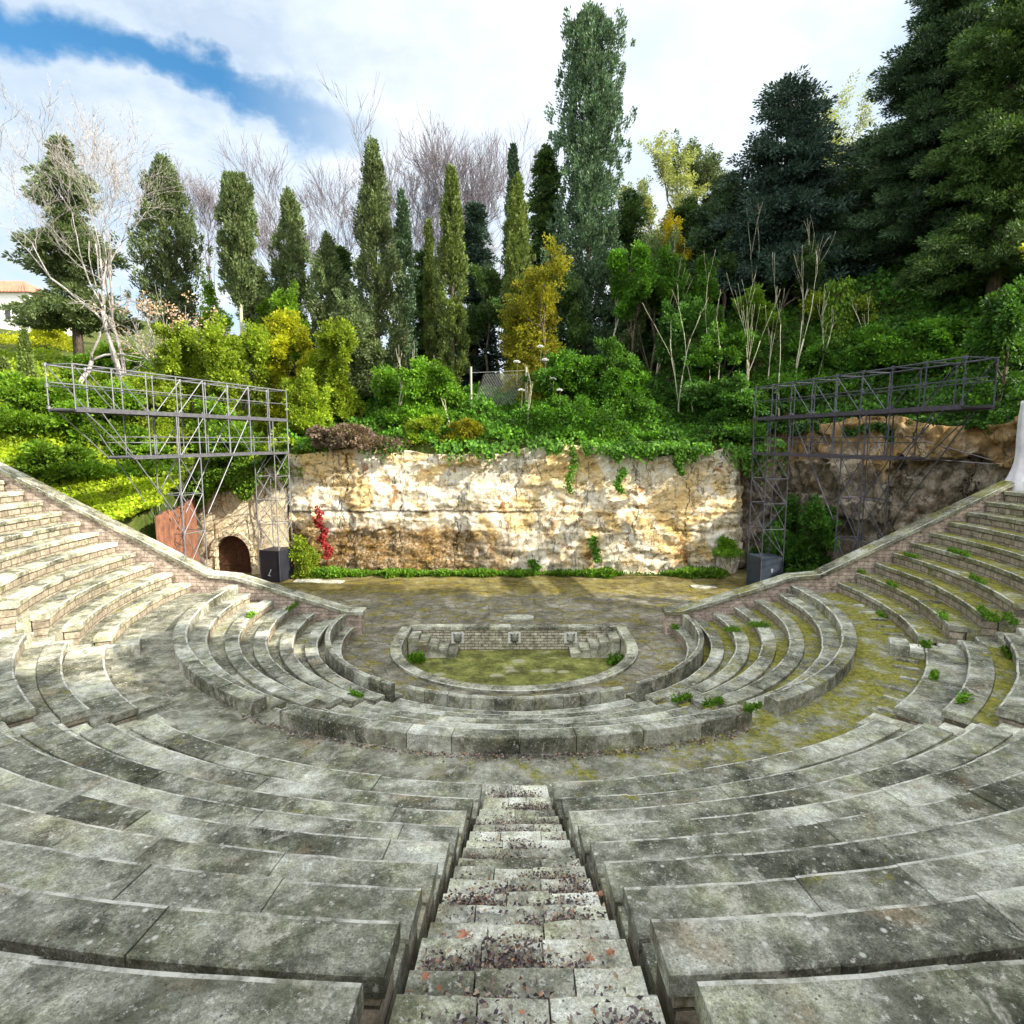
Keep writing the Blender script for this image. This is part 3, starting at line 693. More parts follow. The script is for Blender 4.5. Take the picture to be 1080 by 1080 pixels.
# carved spouts
def head_mesh():
    m = MB(); nu, nv = 18, 12
    for j in range(nv + 1):
        for i in range(nu):
            a = 2 * math.pi * i / nu; b = math.pi * j / nv
            x, y, z = math.sin(b) * math.cos(a), math.sin(b) * math.sin(a), math.cos(b)
            r = 1 + .18 * math.sin(9 * math.atan2(z, x)) * (1 if y > -.5 else 0)      # curled mane
            px, py, pz = x * r * .17, y * .16, z * r * .19
            if y < -.4:
                py -= .08 * math.exp(-((x / .35) ** 2 + ((z + .25) / .35) ** 2))        # muzzle
                py += .05 * (math.exp(-(((abs(x) - .38) / .16) ** 2 + ((z - .22) / .14) ** 2)))   # eye sockets
                py += .10 * math.exp(-((x / .22) ** 2 + ((z + .52) / .12) ** 2))        # open mouth
            m.v.append((px, py, pz))
    for j in range(nv):
        for i in range(nu): m.f.append((j * nu + i, (j + 1) * nu + i, (j + 1) * nu + (i + 1) % nu, j * nu + (i + 1) % nu)); m.m.append(0)
    for sx in (-1, 1):
        for k in range(2): m.bar((sx * .12, -.02, .14), (sx * .17, -.03, .23), .05, 6, .015)
    return m
for x in (-2.42, 0.02, 2.44):
    m = MB(); m.box(-.27, .27, -.035, .0, -.26, .24, bev=.015)
    o = m.build('spout_plaque', M['plaque'], pool); o.location = (x, PBY - .002, -.36 - PB)
    h = head_mesh().build('carved_head', M['head'], o, True); h.location = (.0, -.10, -.02)
# steps in the two back corners of the pool
for side, s in (('left', -1), ('right', 1)):
    t = thing('pool_steps', 'five small stone steps in the %s corner of the pool' % side, 'steps', (s * 3.6, 1.4, PB), 'corner steps of the pool')
    for i in range(5):
        xa = PR - .03 - .40 * i; xb = xa - .42; zt = -.06 - .17 * i
        m = MB(); m.box(min(s * xa, s * xb), max(s * xa, s * xb), PBY - 1.0 + .012 * i, PBY - .01, zt - .16, zt, bev=.015)
        m.box(min(s * xa, s * (xb + .03)), max(s * xa, s * (xb + .03)), PBY - .95, PBY - .012, PB - .03, zt - .162)
        o = m.build('step', M['coping'], t); shift(o, t.location)

# ------------------------------------------------------------------ stage / orchestra floor with a hole for the pool
STAGE = [(-19.0, 12.9), (-16.25, 6.0), (-15.0, 1.45), (-15.0, -1.0), (-12, -3.5), (-8.5, -7.5), (0, -10.8), (8.5, -7.5), (12, -3.5), (22, -1.0), (26, 2.0), (28.6, 3.2), (25.6, 7.3), (22.1, 10.0), (19.2, 12.9), (17.3, 15.8), (13.8, 15.8), (13.4, 12.9), (0, 12.9)]
def in_poly(x, y, P):
    c = False; j = len(P) - 1
    for i in range(len(P)):
        if (P[i][1] > y) != (P[j][1] > y) and x < (P[j][0] - P[i][0]) * (y - P[i][1]) / (P[j][1] - P[i][1]) + P[i][0]: c = not c
        j = i
    return c
hole = pool_outline(0.2, 60) + [(4.6 - 9.2 * i / 20, PBY + .2) for i in range(1, 20)]
def hit_poly(cx, cy, dx, dy, P):
    best = 1e9
    for i in range(len(P)):
        x1, y1 = P[i]; x2, y2 = P[(i + 1) % len(P)]; ex, ey = x2 - x1, y2 - y1; den = dx * ey - dy * ex
        if abs(den) < 1e-9: continue
        t = ((x1 - cx) * ey - (y1 - cy) * ex) / den; u = ((x1 - cx) * dy - (y1 - cy) * dx) / den
        if t > 0 and -1e-6 <= u <= 1 + 1e-6: best = min(best, t)
    return best
m = MB(); NA, NR = 220, 24
for i in range(NA):
    a = 2 * math.pi * i / NA; dx, dy = math.cos(a), math.sin(a); c = (0, 0.3)
    h0 = hit_poly(c[0], c[1], dx, dy, hole); h1 = hit_poly(c[0], c[1], dx, dy, STAGE)
    for j in range(NR + 1):
        r = h0 + (h1 - h0) * (j / NR); x, y = c[0] + dx * r, c[1] + dy * r
        m.v.append((x, y, 0.03 * fbm(x * .8, y * .8, 5) * min(1, j / 3)))
for i in range(NA):
    for j in range(NR):
        a = i * (NR + 1) + j; b = ((i + 1) % NA) * (NR + 1) + j; m.f.append((a, a + 1, b + 1, b)); m.m.append(0)
tag(m.build('stage_floor', M['stage'], None, True, recalc=True), kind='structure')
for px, py, w, d, z, lb in ((709, 632, 1.15, .5, .05, 'x'),):
    pass
def flat_stone(x, y, w, d, label):
    m = MB(); n = 12; vs = []
    for i in range(n):
        a = 2 * math.pi * i / n; r = random.uniform(.85, 1.1)
        sx = math.copysign(abs(math.cos(a)) ** .5, math.cos(a)); sy = math.copysign(abs(math.sin(a)) ** .5, math.sin(a))
        vs.append((sx * w * .5 * r, sy * d * .5 * r))
    V = [(x_, y_, -.03) for x_, y_ in vs] + [(x_, y_, .045) for x_, y_ in vs] + [(x_ * .93, y_ * .93, .06) for x_, y_ in vs]
    m.add(V, [(i, (i + 1) % n, n + (i + 1) % n, n + i) for i in range(n)] + [(n + i, n + (i + 1) % n, 2 * n + (i + 1) % n, 2 * n + i) for i in range(n)] + [tuple(range(2 * n, 3 * n))])
    o = m.build('flat_stone', M['white_stone']); o.location = (x, y, 0.0); tag(o, label, 'paving stone', 'pale stones in the stage floor'); return o
def gp(px, py, z=0.0):                 # where the sight line of a pixel meets height z
    u, w = ray(px, py); F = (z - CH) / w; return CXO + u * F, CY + F
for px, py, w, d, lb in ((546, 652, 1.5, .9, 'broad pale slab in the stage floor right behind the pool'), (325, 613, 1.6, .8, 'left of two pale slabs near the black box below the left gantry'), (350, 614, 1.5, .7, 'white slab on the stage right of another pale slab, left side'), (742, 619, 1.5, .6, 'pale slab on the stage before the right end of the quarry wall')):
    x, y = gp(px, py); flat_stone(x, y, w, d, lb)

# ------------------------------------------------------------------ terrain
def hgt(x, y):
    r = math.hypot(x, y)
    dl = -x - 15.5
    hl = 4.2 + (0.45 * max(0, min(dl, 12)) + 0.15 * max(0, dl - 12)) + 0.13 * max(0, y - 3)
    yy = y - 13.2
    hc = 7.5 + 0.5 * max(0, min(yy, 7)) + 0.12 * max(0, yy - 7)
    d = (x - 13) * .62 + (y - 14.8) * .785 - 2.3
    hr = 8.4 + 0.86 * max(0, min(d, 15)) + 0.15 * max(0, d - 15)
    w = sstep(-20, -12.5, x); h = hl + (hc - hl) * w
    w2 = sstep(7, 15, x); h = h + (hr - h) * w2
    if y < 1.6:
        hk = 7.0 + .3 * max(0, r - 24); hb = hl if x < 0 else max(hr, hk)
        h = hb if abs(x) > 12 else hk
    if x < -12: h -= 1.0 * (1 - sstep(1.6, 6.5, y)) * (1 if y > 1.1 else 0)
    return h + .35 * fbm(x * .15, y * .15, 3)
def row_z(r):
    k = (r - R0) / TR; return 1.0 if k < 0 else 2.0 + .45 * k
def is_low(x, y, g=0.0):
    r = math.hypot(x, y)
    if y < 1.2 and r < 25.3: return True
    return in_poly(x, y, STAGE)
lines = lambda a: sorted(set(round(q, 3) for q in a))
xs = lines(list(np.arange(-34, 36, .6)) + list(np.arange(-160, -34, 6)) + list(np.arange(36, 130, 5)))
ys = lines(list(np.arange(-8, 34, .6)) + list(np.arange(-40, -8, 2.0)) + list(np.arange(34, 190, 5)))
G = MB(); nx = len(xs)
for y in ys:
    for x in xs:
        lo = is_low(x, y) or is_low(x + .55, y) or is_low(x - .55, y) or is_low(x, y + .55) or is_low(x, y - .55)
        if lo:
            r = math.hypot(x, y)
            z = min(row_z(r) - 1.3, hgt(x, y)) if (y < 1.75 and r > 12) else -1.6
        else: z = hgt(x, y)
        G.v.append((x, y, z))
for j in range(len(ys) - 1):
    for i in range(nx - 1): G.f.append((j * nx + i, j * nx + i + 1, (j + 1) * nx + i + 1, (j + 1) * nx + i)); G.m.append(0)
tag(G.build('hillside', M['ground'], None, True), kind='structure')

# ------------------------------------------------------------------ rock faces
def rock_sheet(name, path, ztop, zbot, mat, amp, nx, nz, depth=1.2, ledge=None, seed=0, zs=1.0):
    """thick rock body following a plan path; front face displaced"""
    m = MB(); tot = [0]
    for a, b in zip(path, path[1:]): tot.append(tot[-1] + math.hypot(b[0] - a[0], b[1] - a[1]))
    def pt(t):
        s = t * tot[-1]
        for i in range(len(path) - 1):
            if s <= tot[i + 1] + 1e-6:
                f = (s - tot[i]) / (tot[i + 1] - tot[i]); ax, ay = path[i]; bx, by = path[i + 1]
                return ax + (bx - ax) * f, ay + (by - ay) * f, i
    for i in range(nx + 1):
        x, y, seg = pt(i / nx)
        ax, ay = path[max(0, seg - 0)]; bx, by = path[min(len(path) - 1, seg + 1)]
        l = math.hypot(bx - ax, by - ay); n_ = ((by - ay) / l, -(bx - ax) / l)
        zt = ztop(x, y) + .22 * fbm(x * .5, y * .5, seed)
        for j in range(nz + 1):
            z = zbot + (zt - zbot) * j / nz
            q = Vector((x, y * .7, z)); cell = mnoise.voronoi(q * .45 + Vector((seed, 0, 0)))[0]
            Z0 = z; z = z * zs
            st = z * 1.15 + .35 * fbm(x * .25, z * .3, seed); st = st - math.floor(st); bl = mnoise.cell(Vector((x * .42 + .35 * fbm(x * .6, z * .6, 1), math.floor(z * .75 + .2 * fbm(x * .5, z, 2)), seed)))
            d = amp * (.55 * fbm(x * .22 + seed, z * .35, y * .35) + .30 * abs(fbm(x * .7, z * 1.0, y + seed, 5)) + .13 * fbm(x * 2.6, z * 3.0, y + seed, 4) + .30 * bl + .22 * st - .55)
            if ledge: d += .14 * sstep(ledge + .12, ledge - .02, Z0) + (.10 if abs(z - ledge - .75) < .5 and False else 0)
            if zs < 1: d += 1.15
            z = Z0; m.v.append((x + n_[0] * d, y + n_[1] * d, z))
        m.v.append((x - n_[0] * depth, y - n_[1] * depth, zt - .05)); m.v.append((x - n_[0] * depth, y - n_[1] * depth, zbot))
    w = nz + 3
    for i in range(nx):
        for j in range(w): 
            a = i * w + j; b = i * w + (j + 1) % w
            m.f.append((a, a + w, b + w, b)); m.m.append(0)
    m.f.append(tuple(range(w))); m.f.append(tuple(range((nx + 1) * w - 1, nx * w - 1, -1))); m.m += [0, 0]
    return m
QY = 12.75
mq = rock_sheet('quarry', [(-13.6, QY), (13.3, QY - .1), (14.0, QY + .6), (14.3, QY + 2.2)], lambda x, y: 7.45 + .25 * math.sin(x * .5) - .1 * sstep(-6, -12, x), -.3, M['quarry'], .46, 340, 100, 1.3, 3.85, 3)
o = mq.build('quarry_wall', M['quarry'], None, True, recalc=True)
tag(o, 'ochre and white quarried rock wall behind the stage', 'rock wall'); shift(o, (0, QY, 0)); o.location = (0, QY, 0)
mc = rock_sheet('cliff', [(14.0, 15.6), (17.2, 15.6), (19.0, 12.6), (22.0, 9.8), (25.5, 7.2), (28.5, 3.4), (30, 1.5)], lambda x, y: 9.1 + .3 * math.sin(x), -.4, M['cliff'], 2.0, 220, 90, 1.6, None, 11, .38)
o = mc.build('rock_cliff', M['cliff'], None, True, recalc=True)
tag(o, 'dark overhanging brown rock cliff behind the right gantry', 'cliff'); shift(o, (22, 10, 0)); o.location = (22, 10, 0)
# pale wall with the arched doorway (left of the quarry wall)
aw = thing('archway_wall', 'pale rendered stone wall with a dark arched doorway', 'wall', (-16.4, QY - .2, 0))
X0, X1 = -19.4, -13.5; AX, AWd, AH = -16.9, 1.08, 2.4; yF = QY - .25
m = MB(); n = 72; nz = 30; idx = {}
def arch_in(x, z): return abs(x - AX) < AWd and z < 1.15 + math.sqrt(max(0, 1 - ((x - AX) / AWd) ** 2)) * (AH - 1.15)
cols = sorted(list(np.linspace(X0, AX - AWd, 20)) + list(np.linspace(AX - AWd, AX + AWd, 21))[1:-1] + list(np.linspace(AX + AWd, X1, 14)))
def wtop(x): return 5.6 + .5 * sstep(-18.5, -15, x) + .8 * sstep(-15.5, -13.5, x) + .1 * fbm(x, 0, 0)
def wd(x, z): return -.10 * fbm(x * .6, z * .6, 4) - .03 * fbm(x * 3, z * 3, 7)
for c, x in enumerate(cols):
    ins = abs(x - AX) <= AWd + 1e-6
    zb = (1.15 + math.sqrt(max(0, 1 - ((x - AX) / AWd) ** 2)) * (AH - 1.15)) if ins else -.3
    if abs(abs(x - AX) - AWd) < 1e-6: zb = -.3
    for j in range(nz + 1):
        z = zb + (wtop(x) - zb) * j / nz; m.v.append((x, yF + wd(x, z), z))
    m.v.append((x, yF + 1.0, wtop(x)))
w = nz + 2
for c in range(len(cols) - 1):
    for j in range(w - 1): a = c * w + j; m.f.append((a, a + w, a + w + 1, a + 1)); m.m.append(0)
# side faces + reveal
b0 = len(m.v); arc_pts = [(AX - AWd, -.3)] + [(AX - AWd * math.cos(math.pi * i / 24), 1.15 + (AH - 1.15) * math.sin(math.pi * i / 24)) for i in range(25)] + [(AX + AWd, -.3)]
for x, z in arc_pts: m.v += [(x, yF + .05 + wd(x, z) * .0 - .12, z), (x, yF + .6, z)]
for i in range(len(arc_pts) - 1): a = b0 + 2 * i; m.f.append((a, a + 1, a + 3, a + 2)); m.m.append(0)
b1 = len(m.v); m.v += [(X0, yF, -.3), (X0, yF + 1, -.3), (X0, yF + 1, wtop(X0)), (X0, yF, wtop(X0))]; m.f.append((b1, b1 + 1, b1 + 2, b1 + 3)); m.m.append(0)
o = m.build('wall_face', M['arch_wall'], aw, True); shift(o, aw.location)
m = MB()                                 # voussoir ring
for i in range(13):
    a0 = math.pi * i / 13 + .012; a1 = math.pi * (i + 1) / 13 - .012; vs = []
    for a in (a0, a1):
        for rr in (1.0, 1.24):
            x = AX - AWd * rr * math.cos(a); z = 1.15 + (AH - 1.15 + (rr - 1) * AWd) * math.sin(a)
            vs += [(x, yF - .17, z), (x, yF + .1, z)]
    m.add(vs, [(0, 2, 6, 4), (1, 5, 7, 3), (0, 1, 3, 2), (4, 6, 7, 5), (2, 3, 7, 6), (0, 4, 5, 1)])
o = m.build('arch_stones', M['arch_wall'], aw, recalc=True); shift(o, aw.location)
m = MB()
for i in range(6): m.box(AX - AWd + .36 * i + .006, AX - AWd + .36 * (i + 1) - .006, yF + .42, yF + .47, -.1, AH + .05)
for z in (.5, 1.5): m.box(AX - AWd, AX + AWd, yF + .385, yF + .418, z, z + .14)
door = m.build('door', M['wood'], aw); shift(door, aw.location)
m = MB(); m.bar((AX + .12, yF + .36, 1.0), (AX + .12, yF + .36, 1.25), .02); o = m.build('handle', M['metal_r'], door); shift(o, aw.location)

# rusty sheet fence holding the lawn
t = thing('rusty_fence', 'rusty red brown sheet metal fence below the sunny lawn', 'fence', (-17, 6, 0))
fp = [(-18.9, 12.3), (-16.15, 6.0), (-14.95, 1.75)]
for (ax, ay), (bx, by) in zip(fp, fp[1:]):
    l = math.hypot(bx - ax, by - ay); k = max(2, int(l / 1.05)); dx, dy = (bx - ax) / l, (by - ay) / l; nx_, ny_ = -dy, dx
    for i in range(k):
        m = MB(); s0 = l * i / k; s1 = l * (i + 1) / k - .03; q = 16; zt = 4.95 + random.uniform(-.12, .1)
        for j in range(q + 1):
            s_ = s0 + (s1 - s0) * j / q; o_ = .03 * (1 if (j // 2) % 2 else -1)
            for (z, e) in ((-.2, 0), (zt, 0), (zt, .02), (-.2, .02)):
                m.v.append((ax + dx * s_ + nx_ * (o_ + e), ay + dy * s_ + ny_ * (o_ + e), z))
        for j in range(q):
            for e in range(4): m.f.append((j * 4 + e, (j + 1) * 4 + e, (j + 1) * 4 + (e + 1) % 4, j * 4 + (e + 1) % 4)); m.m.append(0)
        o = m.build('sheet', M['rust'], t, recalc=True); shift(o, t.location)
        m = MB(); m.bar((ax + dx * s0 + nx_ * -.09, ay + dy * s0 + ny_ * -.09, -.2), (ax + dx * s0 + nx_ * -.09, ay + dy * s0 + ny_ * -.09, zt + .12), .04); o = m.build('fence_post', M['metal_r'], t); shift(o, t.location)

# draped white block at the head of the right wing wall
t = thing('draped_pillar', 'pale sheet draped pillar at the top of the right wing wall', 'pillar', (20.95, 1.5, 5.3))
m = MB(); nz = 26; na = 30
for j in range(nz + 1):
    z = .25 + 4.1 * j / nz; f = 1 - .50 * sstep(0.0, 2.1, z) - .08 * (j / nz)
    for i in range(na):
        a = 2 * math.pi * i / na; r = f * (1 + .07 * math.sin(a * 7 + z * .8) + .10 * fbm(math.cos(a) * 1.2, math.sin(a) * 1.2, z * .7))
        m.v.append((r * .95 * math.cos(a), r * .85 * math.sin(a), z))
for j in range(nz):
    for i in range(na): m.f.append((j * na + i, j * na + (i + 1) % na, (j + 1) * na + (i + 1) % na, (j + 1) * na + i)); m.m.append(0)
m.f.append(tuple(range(nz * na, nz * na + na))); m.m.append(0)
m.build('draped_sheet', M['tarp'], t, True)
m = MB()
for j in range(8):
    z = -1.0 + 1.35 * j / 7
    for i in range(20):
        a = 2 * math.pi * i / 20; r = 1.0 + .18 * fbm(math.cos(a) * 2, math.sin(a) * 2, z * 2); m.v.append((r * .95 * math.cos(a), r * .9 * math.sin(a), z))
for j in range(7):
    for i in range(20): m.f.append((j * 20 + i, j * 20 + (i + 1) % 20, (j + 1) * 20 + (i + 1) % 20, (j + 1) * 20 + i)); m.m.append(0)
m.f.append(tuple(range(140, 160))); m.m.append(0)
m.build('rock_base', M['cliff'], t, True)

# ------------------------------------------------------------------ lighting gantries
def gantry(s):
    side = 'left' if s < 0 else 'right'
    az = R_(14.7) if s < 0 else R_(10.3)
    d = Vector((-s * math.sin(az) * -1 * (1) , math.cos(az), 0))
    d = Vector((math.sin(az) * (1 if s < 0 else -1), math.cos(az), 0)); n = Vector((d.y, -d.x, 0))
    box = Vector((-13.75, 11.15, 0)) if s < 0 else Vector((13.75, 9.15, 0))
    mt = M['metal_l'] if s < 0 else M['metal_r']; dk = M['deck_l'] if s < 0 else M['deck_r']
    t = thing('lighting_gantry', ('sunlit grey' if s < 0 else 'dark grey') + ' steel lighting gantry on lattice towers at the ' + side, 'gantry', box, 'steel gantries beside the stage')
    W = .64; zU, zL, zT, zM = 9.2, 7.35, 10.85, 10.1; LU = 12.0 if s < 0 else 11.6; LLn = 9.7 if s < 0 else 9.0
    def part(nm, p, q, r=.045, mat=mt): m = MB(); m.bar(p, q, r * .60); m.build(nm, mat, t)
    def P(l, w, z): return d * (-l) + n * w + Vector((0, 0, z))
    e = .68
    for w in (-W, W):
        part('rail', P(-e, w, zT), P(LU, w, zT), .05); part('rail', P(-e, w, zM), P(LU + (.9 if w * s < 0 else 0), w, zM), .038)
        part('rail', P(-e, w, zL + .62), P(LLn, w, zL + .62), .03); part('rail', P(-e, w, zL + .85), P(LLn, w, zL + .85), .03)
        for nm, z, l, hgt_ in (('deck_beam', zU, LU, .085), ('deck_beam', zL, LLn, .065)):
            m = MB(); a = P(-e, w, z); b = P(l, w, z); dirv = (b - a).normalized(); sd = n * .05; up = Vector((0, 0, hgt_))
            m.add([a - sd - up, a + sd - up, a + sd + up, a - sd + up, b - sd - up, b + sd - up, b + sd + up, b - sd + up], [(0, 1, 2, 3), (7, 6, 5, 4), (0, 4, 5, 1), (1, 5, 6, 2), (2, 6, 7, 3), (3, 7, 4, 0)])
            m.build(nm, dk, t, recalc=True)
    for z, l in ((zU, LU), (zL, LLn)):
        m = MB(); a0 = P(-e, -W + .06, z - .02); 
        vs = [P(-e, -W + .06, z - .02), P(l, -W + .06, z - .02), P(l, W - .06, z - .02), P(-e, W - .06, z - .02)]
        vs += [v + Vector((0, 0, .05)) for v in vs]
        m.add(vs, [(3, 2, 1, 0), (4, 5, 6, 7), (0, 1, 5, 4), (1, 2, 6, 5), (2, 3, 7, 6), (3, 0, 4, 7)]); m.build('deck', dk, t, recalc=True)
    nb = 8; st = [-e + (LU + e) * i / nb for i in range(nb + 1)]
    for i, l in enumerate(st):
        for w in (-W, W):
            z0 = zL if l < LLn + .1 else zU
            part('post', P(l, w, z0), P(l, w, zT), .042)
            if 0 < i < nb and l < LLn:
                m = MB(); g = P(l, w - math.copysign(-.06, w), zU); q = .22
                m.add([g + d * q, g + Vector((0, 0, q)), g - d * q, g - Vector((0, 0, q)), g + d * q + n * .02, g + Vector((0, 0, q)) + n * .02, g - d * q + n * .02, g - Vector((0, 0, q)) + n * .02], [(0, 1, 2, 3), (7, 6, 5, 4), (0, 4, 5, 1), (1, 5, 6, 2), (2, 6, 7, 3), (3, 7, 4, 0)])
                m.build('gusset_plate', mt, t, recalc=True)
        part('cross_tube', P(l, -W, zT), P(l, W, zT), .035)
        for z_ in (zU + .1, zT, zM): part('coupler', P(l, -W, z_) - Vector((0, 0, .07)), P(l, -W, z_) + Vector((0, 0, .07)), .11)
    for w in (-W, W):
        for i in range(nb - 1, 2, -1): 
            if i % 2 or i > 5: part('brace', P(st[i], w, zU), P(st[i - 1] if i <= 5 else st[i + 1], w, zT), .036)
        part('brace', P(st[2], w, zL), P(st[3], w, zU), .034); part('brace', P(st[4], w, zU), P(st[5], w, zL), .034)
        part('brace', P(LLn, w, zL), P(LLn + 2.0, w, zU), .036)
        # long struts down to the inner tower
        part('strut', P(7.6, w, 4.6), P(11.0 if w > 0 else 10.6, w, zU), .04); part('strut', P(5.8, w, 4.6), P(2.6, w, zU), .04)
    for i in range(nb): part('cross_brace', P(st[i], -W, zU), P(st[i + 1], W, zU), .03)
    # towers
    for l0, base in ((0, 1.85), (6.7, .0)):
        ls = (l0 - .64, l0 + .64); lv = [base, base + (zL - base) * .27, base + (zL - base) * .52, base + (zL - base) * .76, zL]
        for l in ls:
            for w in (-W, W): part('tower_leg', P(l, w, base), P(l, w, zU), .048)
        for z in lv[1:-1]:
            for w in (-W, W): part('tower_ring', P(ls[0], w, z), P(ls[1], w, z), .036)
            for l in ls: part('tower_ring', P(l, -W, z), P(l, W, z), .036)
        for i in range(4):
            for w in (-W, W):
                part('tower_brace', P(ls[i % 2], w, lv[i]), P(ls[1 - i % 2], w, lv[i + 1]), .032)
                part('tower_brace', P(ls[1 - i % 2], w, lv[i]), P(ls[i % 2], w, lv[i + 1]), .032)
            for l in ls: part('tower_brace', P(l, -W if i % 2 else W, lv[i]), P(l, W if i % 2 else -W, lv[i + 1]), .026)
    if s > 0:
        part('tie_cable', P(LLn, W, zL), Vector((23.5, 6.0, 6.9)) - box, .03); part('tie_cable', P(LLn - 1, W, zL + .9), Vector((23.5, 6.0, 7.0)) - box, .03)
    # ballast box under the stage tower
    b = thing('ballast_box', ('black wooden' if s < 0 else 'blue black scuffed') + ' ballast box under the %s gantry tower' % side, 'box', box, 'ballast boxes on the stage')
    b.rotation_euler = (0, 0, -az if s < 0 else az)
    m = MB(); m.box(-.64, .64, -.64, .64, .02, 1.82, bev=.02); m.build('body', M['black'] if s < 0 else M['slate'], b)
    for x in (-.66, .62):
        for y in (-.66, .62): m = MB(); m.box(x, x + .04, y, y + .04, .0, 1.84); m.build('corner_trim', M['metal_r'], b)
    if s < 0:
        m = MB(); m.bar((-.12, -.655, .35), (.08, -.655, .72), .03); m.bar((-.16, -.655, .38), (.02, -.655, .36), .025); m.build('paint_mark', M['scuff'], b)
    else:
        m = MB(); n_ = 14
        m.add([(0.02 + .10 * random.uniform(.5, 1.1) * math.cos(6.283 * i / n_), -.644, 1.12 + .13 * random.uniform(.5, 1.1) * math.sin(6.283 * i / n_)) for i in range(n_)], [tuple(range(n_))]); m.build('paint_mark', M['scuff'], b)
gantry(-1); gantry(1)

# ------------------------------------------------------------------ house on the far left hill
hb = at(0, 352, 84)
hs = thing('house', 'white house with red tiled roof on the far left hill', 'house', (hb.x + .6, hb.y, hb.z + .6))
m = MB(); m.box(-11, 7, -4, 5, -4, 4.0); wl = m.build('wall', M['house_wall'], hs)
m = MB(); ov = .5
m.add([(-11 - ov, -4 - ov, 3.9), (7 + ov, -4 - ov, 3.9), (7 + ov, 5 + ov, 3.9), (-11 - ov, 5 + ov, 3.9), (-7, .5, 6.4), (3, .5, 6.4)], [(3, 2, 1, 0), (0, 1, 5, 4), (1, 2, 5), (2, 3, 4, 5), (3, 0, 4)])
for i in range(40):
    x = -11.5 + 19 * i / 40; m.bar((x, -4.5, 3.95), (max(-7, min(3, x)), .4, 6.42), .09, 5)
m.build('roof', M['roof'], hs)
for x in (-3.4, -1.0, 1.4, 3.6):
    m = MB(); m.box(x, x + .9, -4.06, -3.9, .4, 2.2); w_ = m.build('window', M['house_wall'], hs)
    m = MB(); m.box(x + .1, x + .8, -4.075, -4.05, .5, 2.1); m.build('pane', M['glass'], w_)

# ------------------------------------------------------------------ vegetation
def copy_tree(o, loc, rot, scl, label, cat, group, name=None):
    c = o.copy(); COL.objects.link(c); c.location = loc; c.rotation_euler = (0, 0, rot); c.scale = scl
    tag(c, label, cat, group)
    for ch in o.children:
        d = ch.copy(); COL.objects.link(d); d.parent = c
    return c
def clumps(centers, rad, per, squash=(1, 1, 1)):
    n = len(centers); C = np.repeat(np.asarray(centers), per, axis=0); r = np.repeat(np.broadcast_to(rad, (n,)), per)
    u = unit(n * per); rr = rng.random(n * per) ** 0.45
    off = u * (rr * r)[:, None] * np.array(squash)
    return C + off, u
def cyp_crown(h, r, n_cl, per, mat, zb=.04, seed=0, prof=None, leaf=(.24, .055), ragged=.15, name='crown'):
    """columnar crown: upright tufts packed over a spindle"""
    t = rng.random(n_cl) ** .9; a = rng.random(n_cl) * 2 * np.pi
    prof = prof or (lambda q: np.clip(np.minimum(1.0, (q + .02) / .16) ** .6, 0, 1) * np.clip((1 - q) / .45, 0, 1) ** .62)
    rad = r * prof(t) * (1 + ragged * np.sin(a * 3 + t * 21 + seed) + ragged * rng.normal(size=n_cl) * 1.3 + .14 * np.sin(t * 37 + a * 2) * np.cos(a * 5 - t * 13)) * (rng.random(n_cl) ** .25)
    C = np.stack([rad * np.cos(a), rad * np.sin(a), (zb + (1 - zb) * t) * h], 1)
    P, u = clumps(C, (.20 + .10 * r) * rng.uniform(.6, 1.35, n_cl), per, (.8, .8, 1.6))
    out = np.stack([np.repeat(np.cos(a), per), np.repeat(np.sin(a), per), np.zeros(len(P))], 1)
    D = out * .55 + np.array([0, 0, .75]) + unit(len(P)) * .55
    k = rng.uniform(.6, 1.3, len(P))
    return leaves_mesh(name, P, D, leaf[0] * k, leaf[1] * k, mat)
def conifer_crown(h, r, layers, mat, zb=.12, seed=0, leaf=(.30, .065), top=.15, gap=.3, name='crown', per=64, prof=None):
    """tiers of drooping sprays with gaps between the limbs"""
    Cs = []; Ds = []
    for i in range(layers):
        t = (i + rng.random()) / layers; z = h * (zb + (1 - zb) * t)
        R = r * ((prof(t)) if prof else (max(top * (1 - t) + .0, (1 - t) ** .75) * min(1, .55 + t * 2.2)))
        nb = max(3, int(4 + R * 2.0))
        for b in range(nb):
            if rng.random() < gap * .5: continue
            a = rng.random() * 6.283; l = R * rng.uniform(.55, 1.18); k = max(2, int(l / .55))
            for q in range(k):
                f = (q + .6) / k
                if f < .25 and R > 1.5: continue
                Cs.append((l * f * math.cos(a), l * f * math.sin(a), z + l * (.18 * f - .22 * f * f) + rng.normal() * .14)); Ds.append((math.cos(a), math.sin(a), -.05))
    Cs = np.array(Cs); Ds = np.array(Ds)
    P, u = clumps(Cs, .30 + .045 * r, per, (1.15, 1.15, .55))
    D = np.repeat(Ds, per, axis=0) * .6 + u * .8 + np.array([0, 0, .12])
    k = rng.uniform(.6, 1.3, len(P))
    return leaves_mesh(name, P, D, leaf[0] * k, leaf[1] * k, mat)
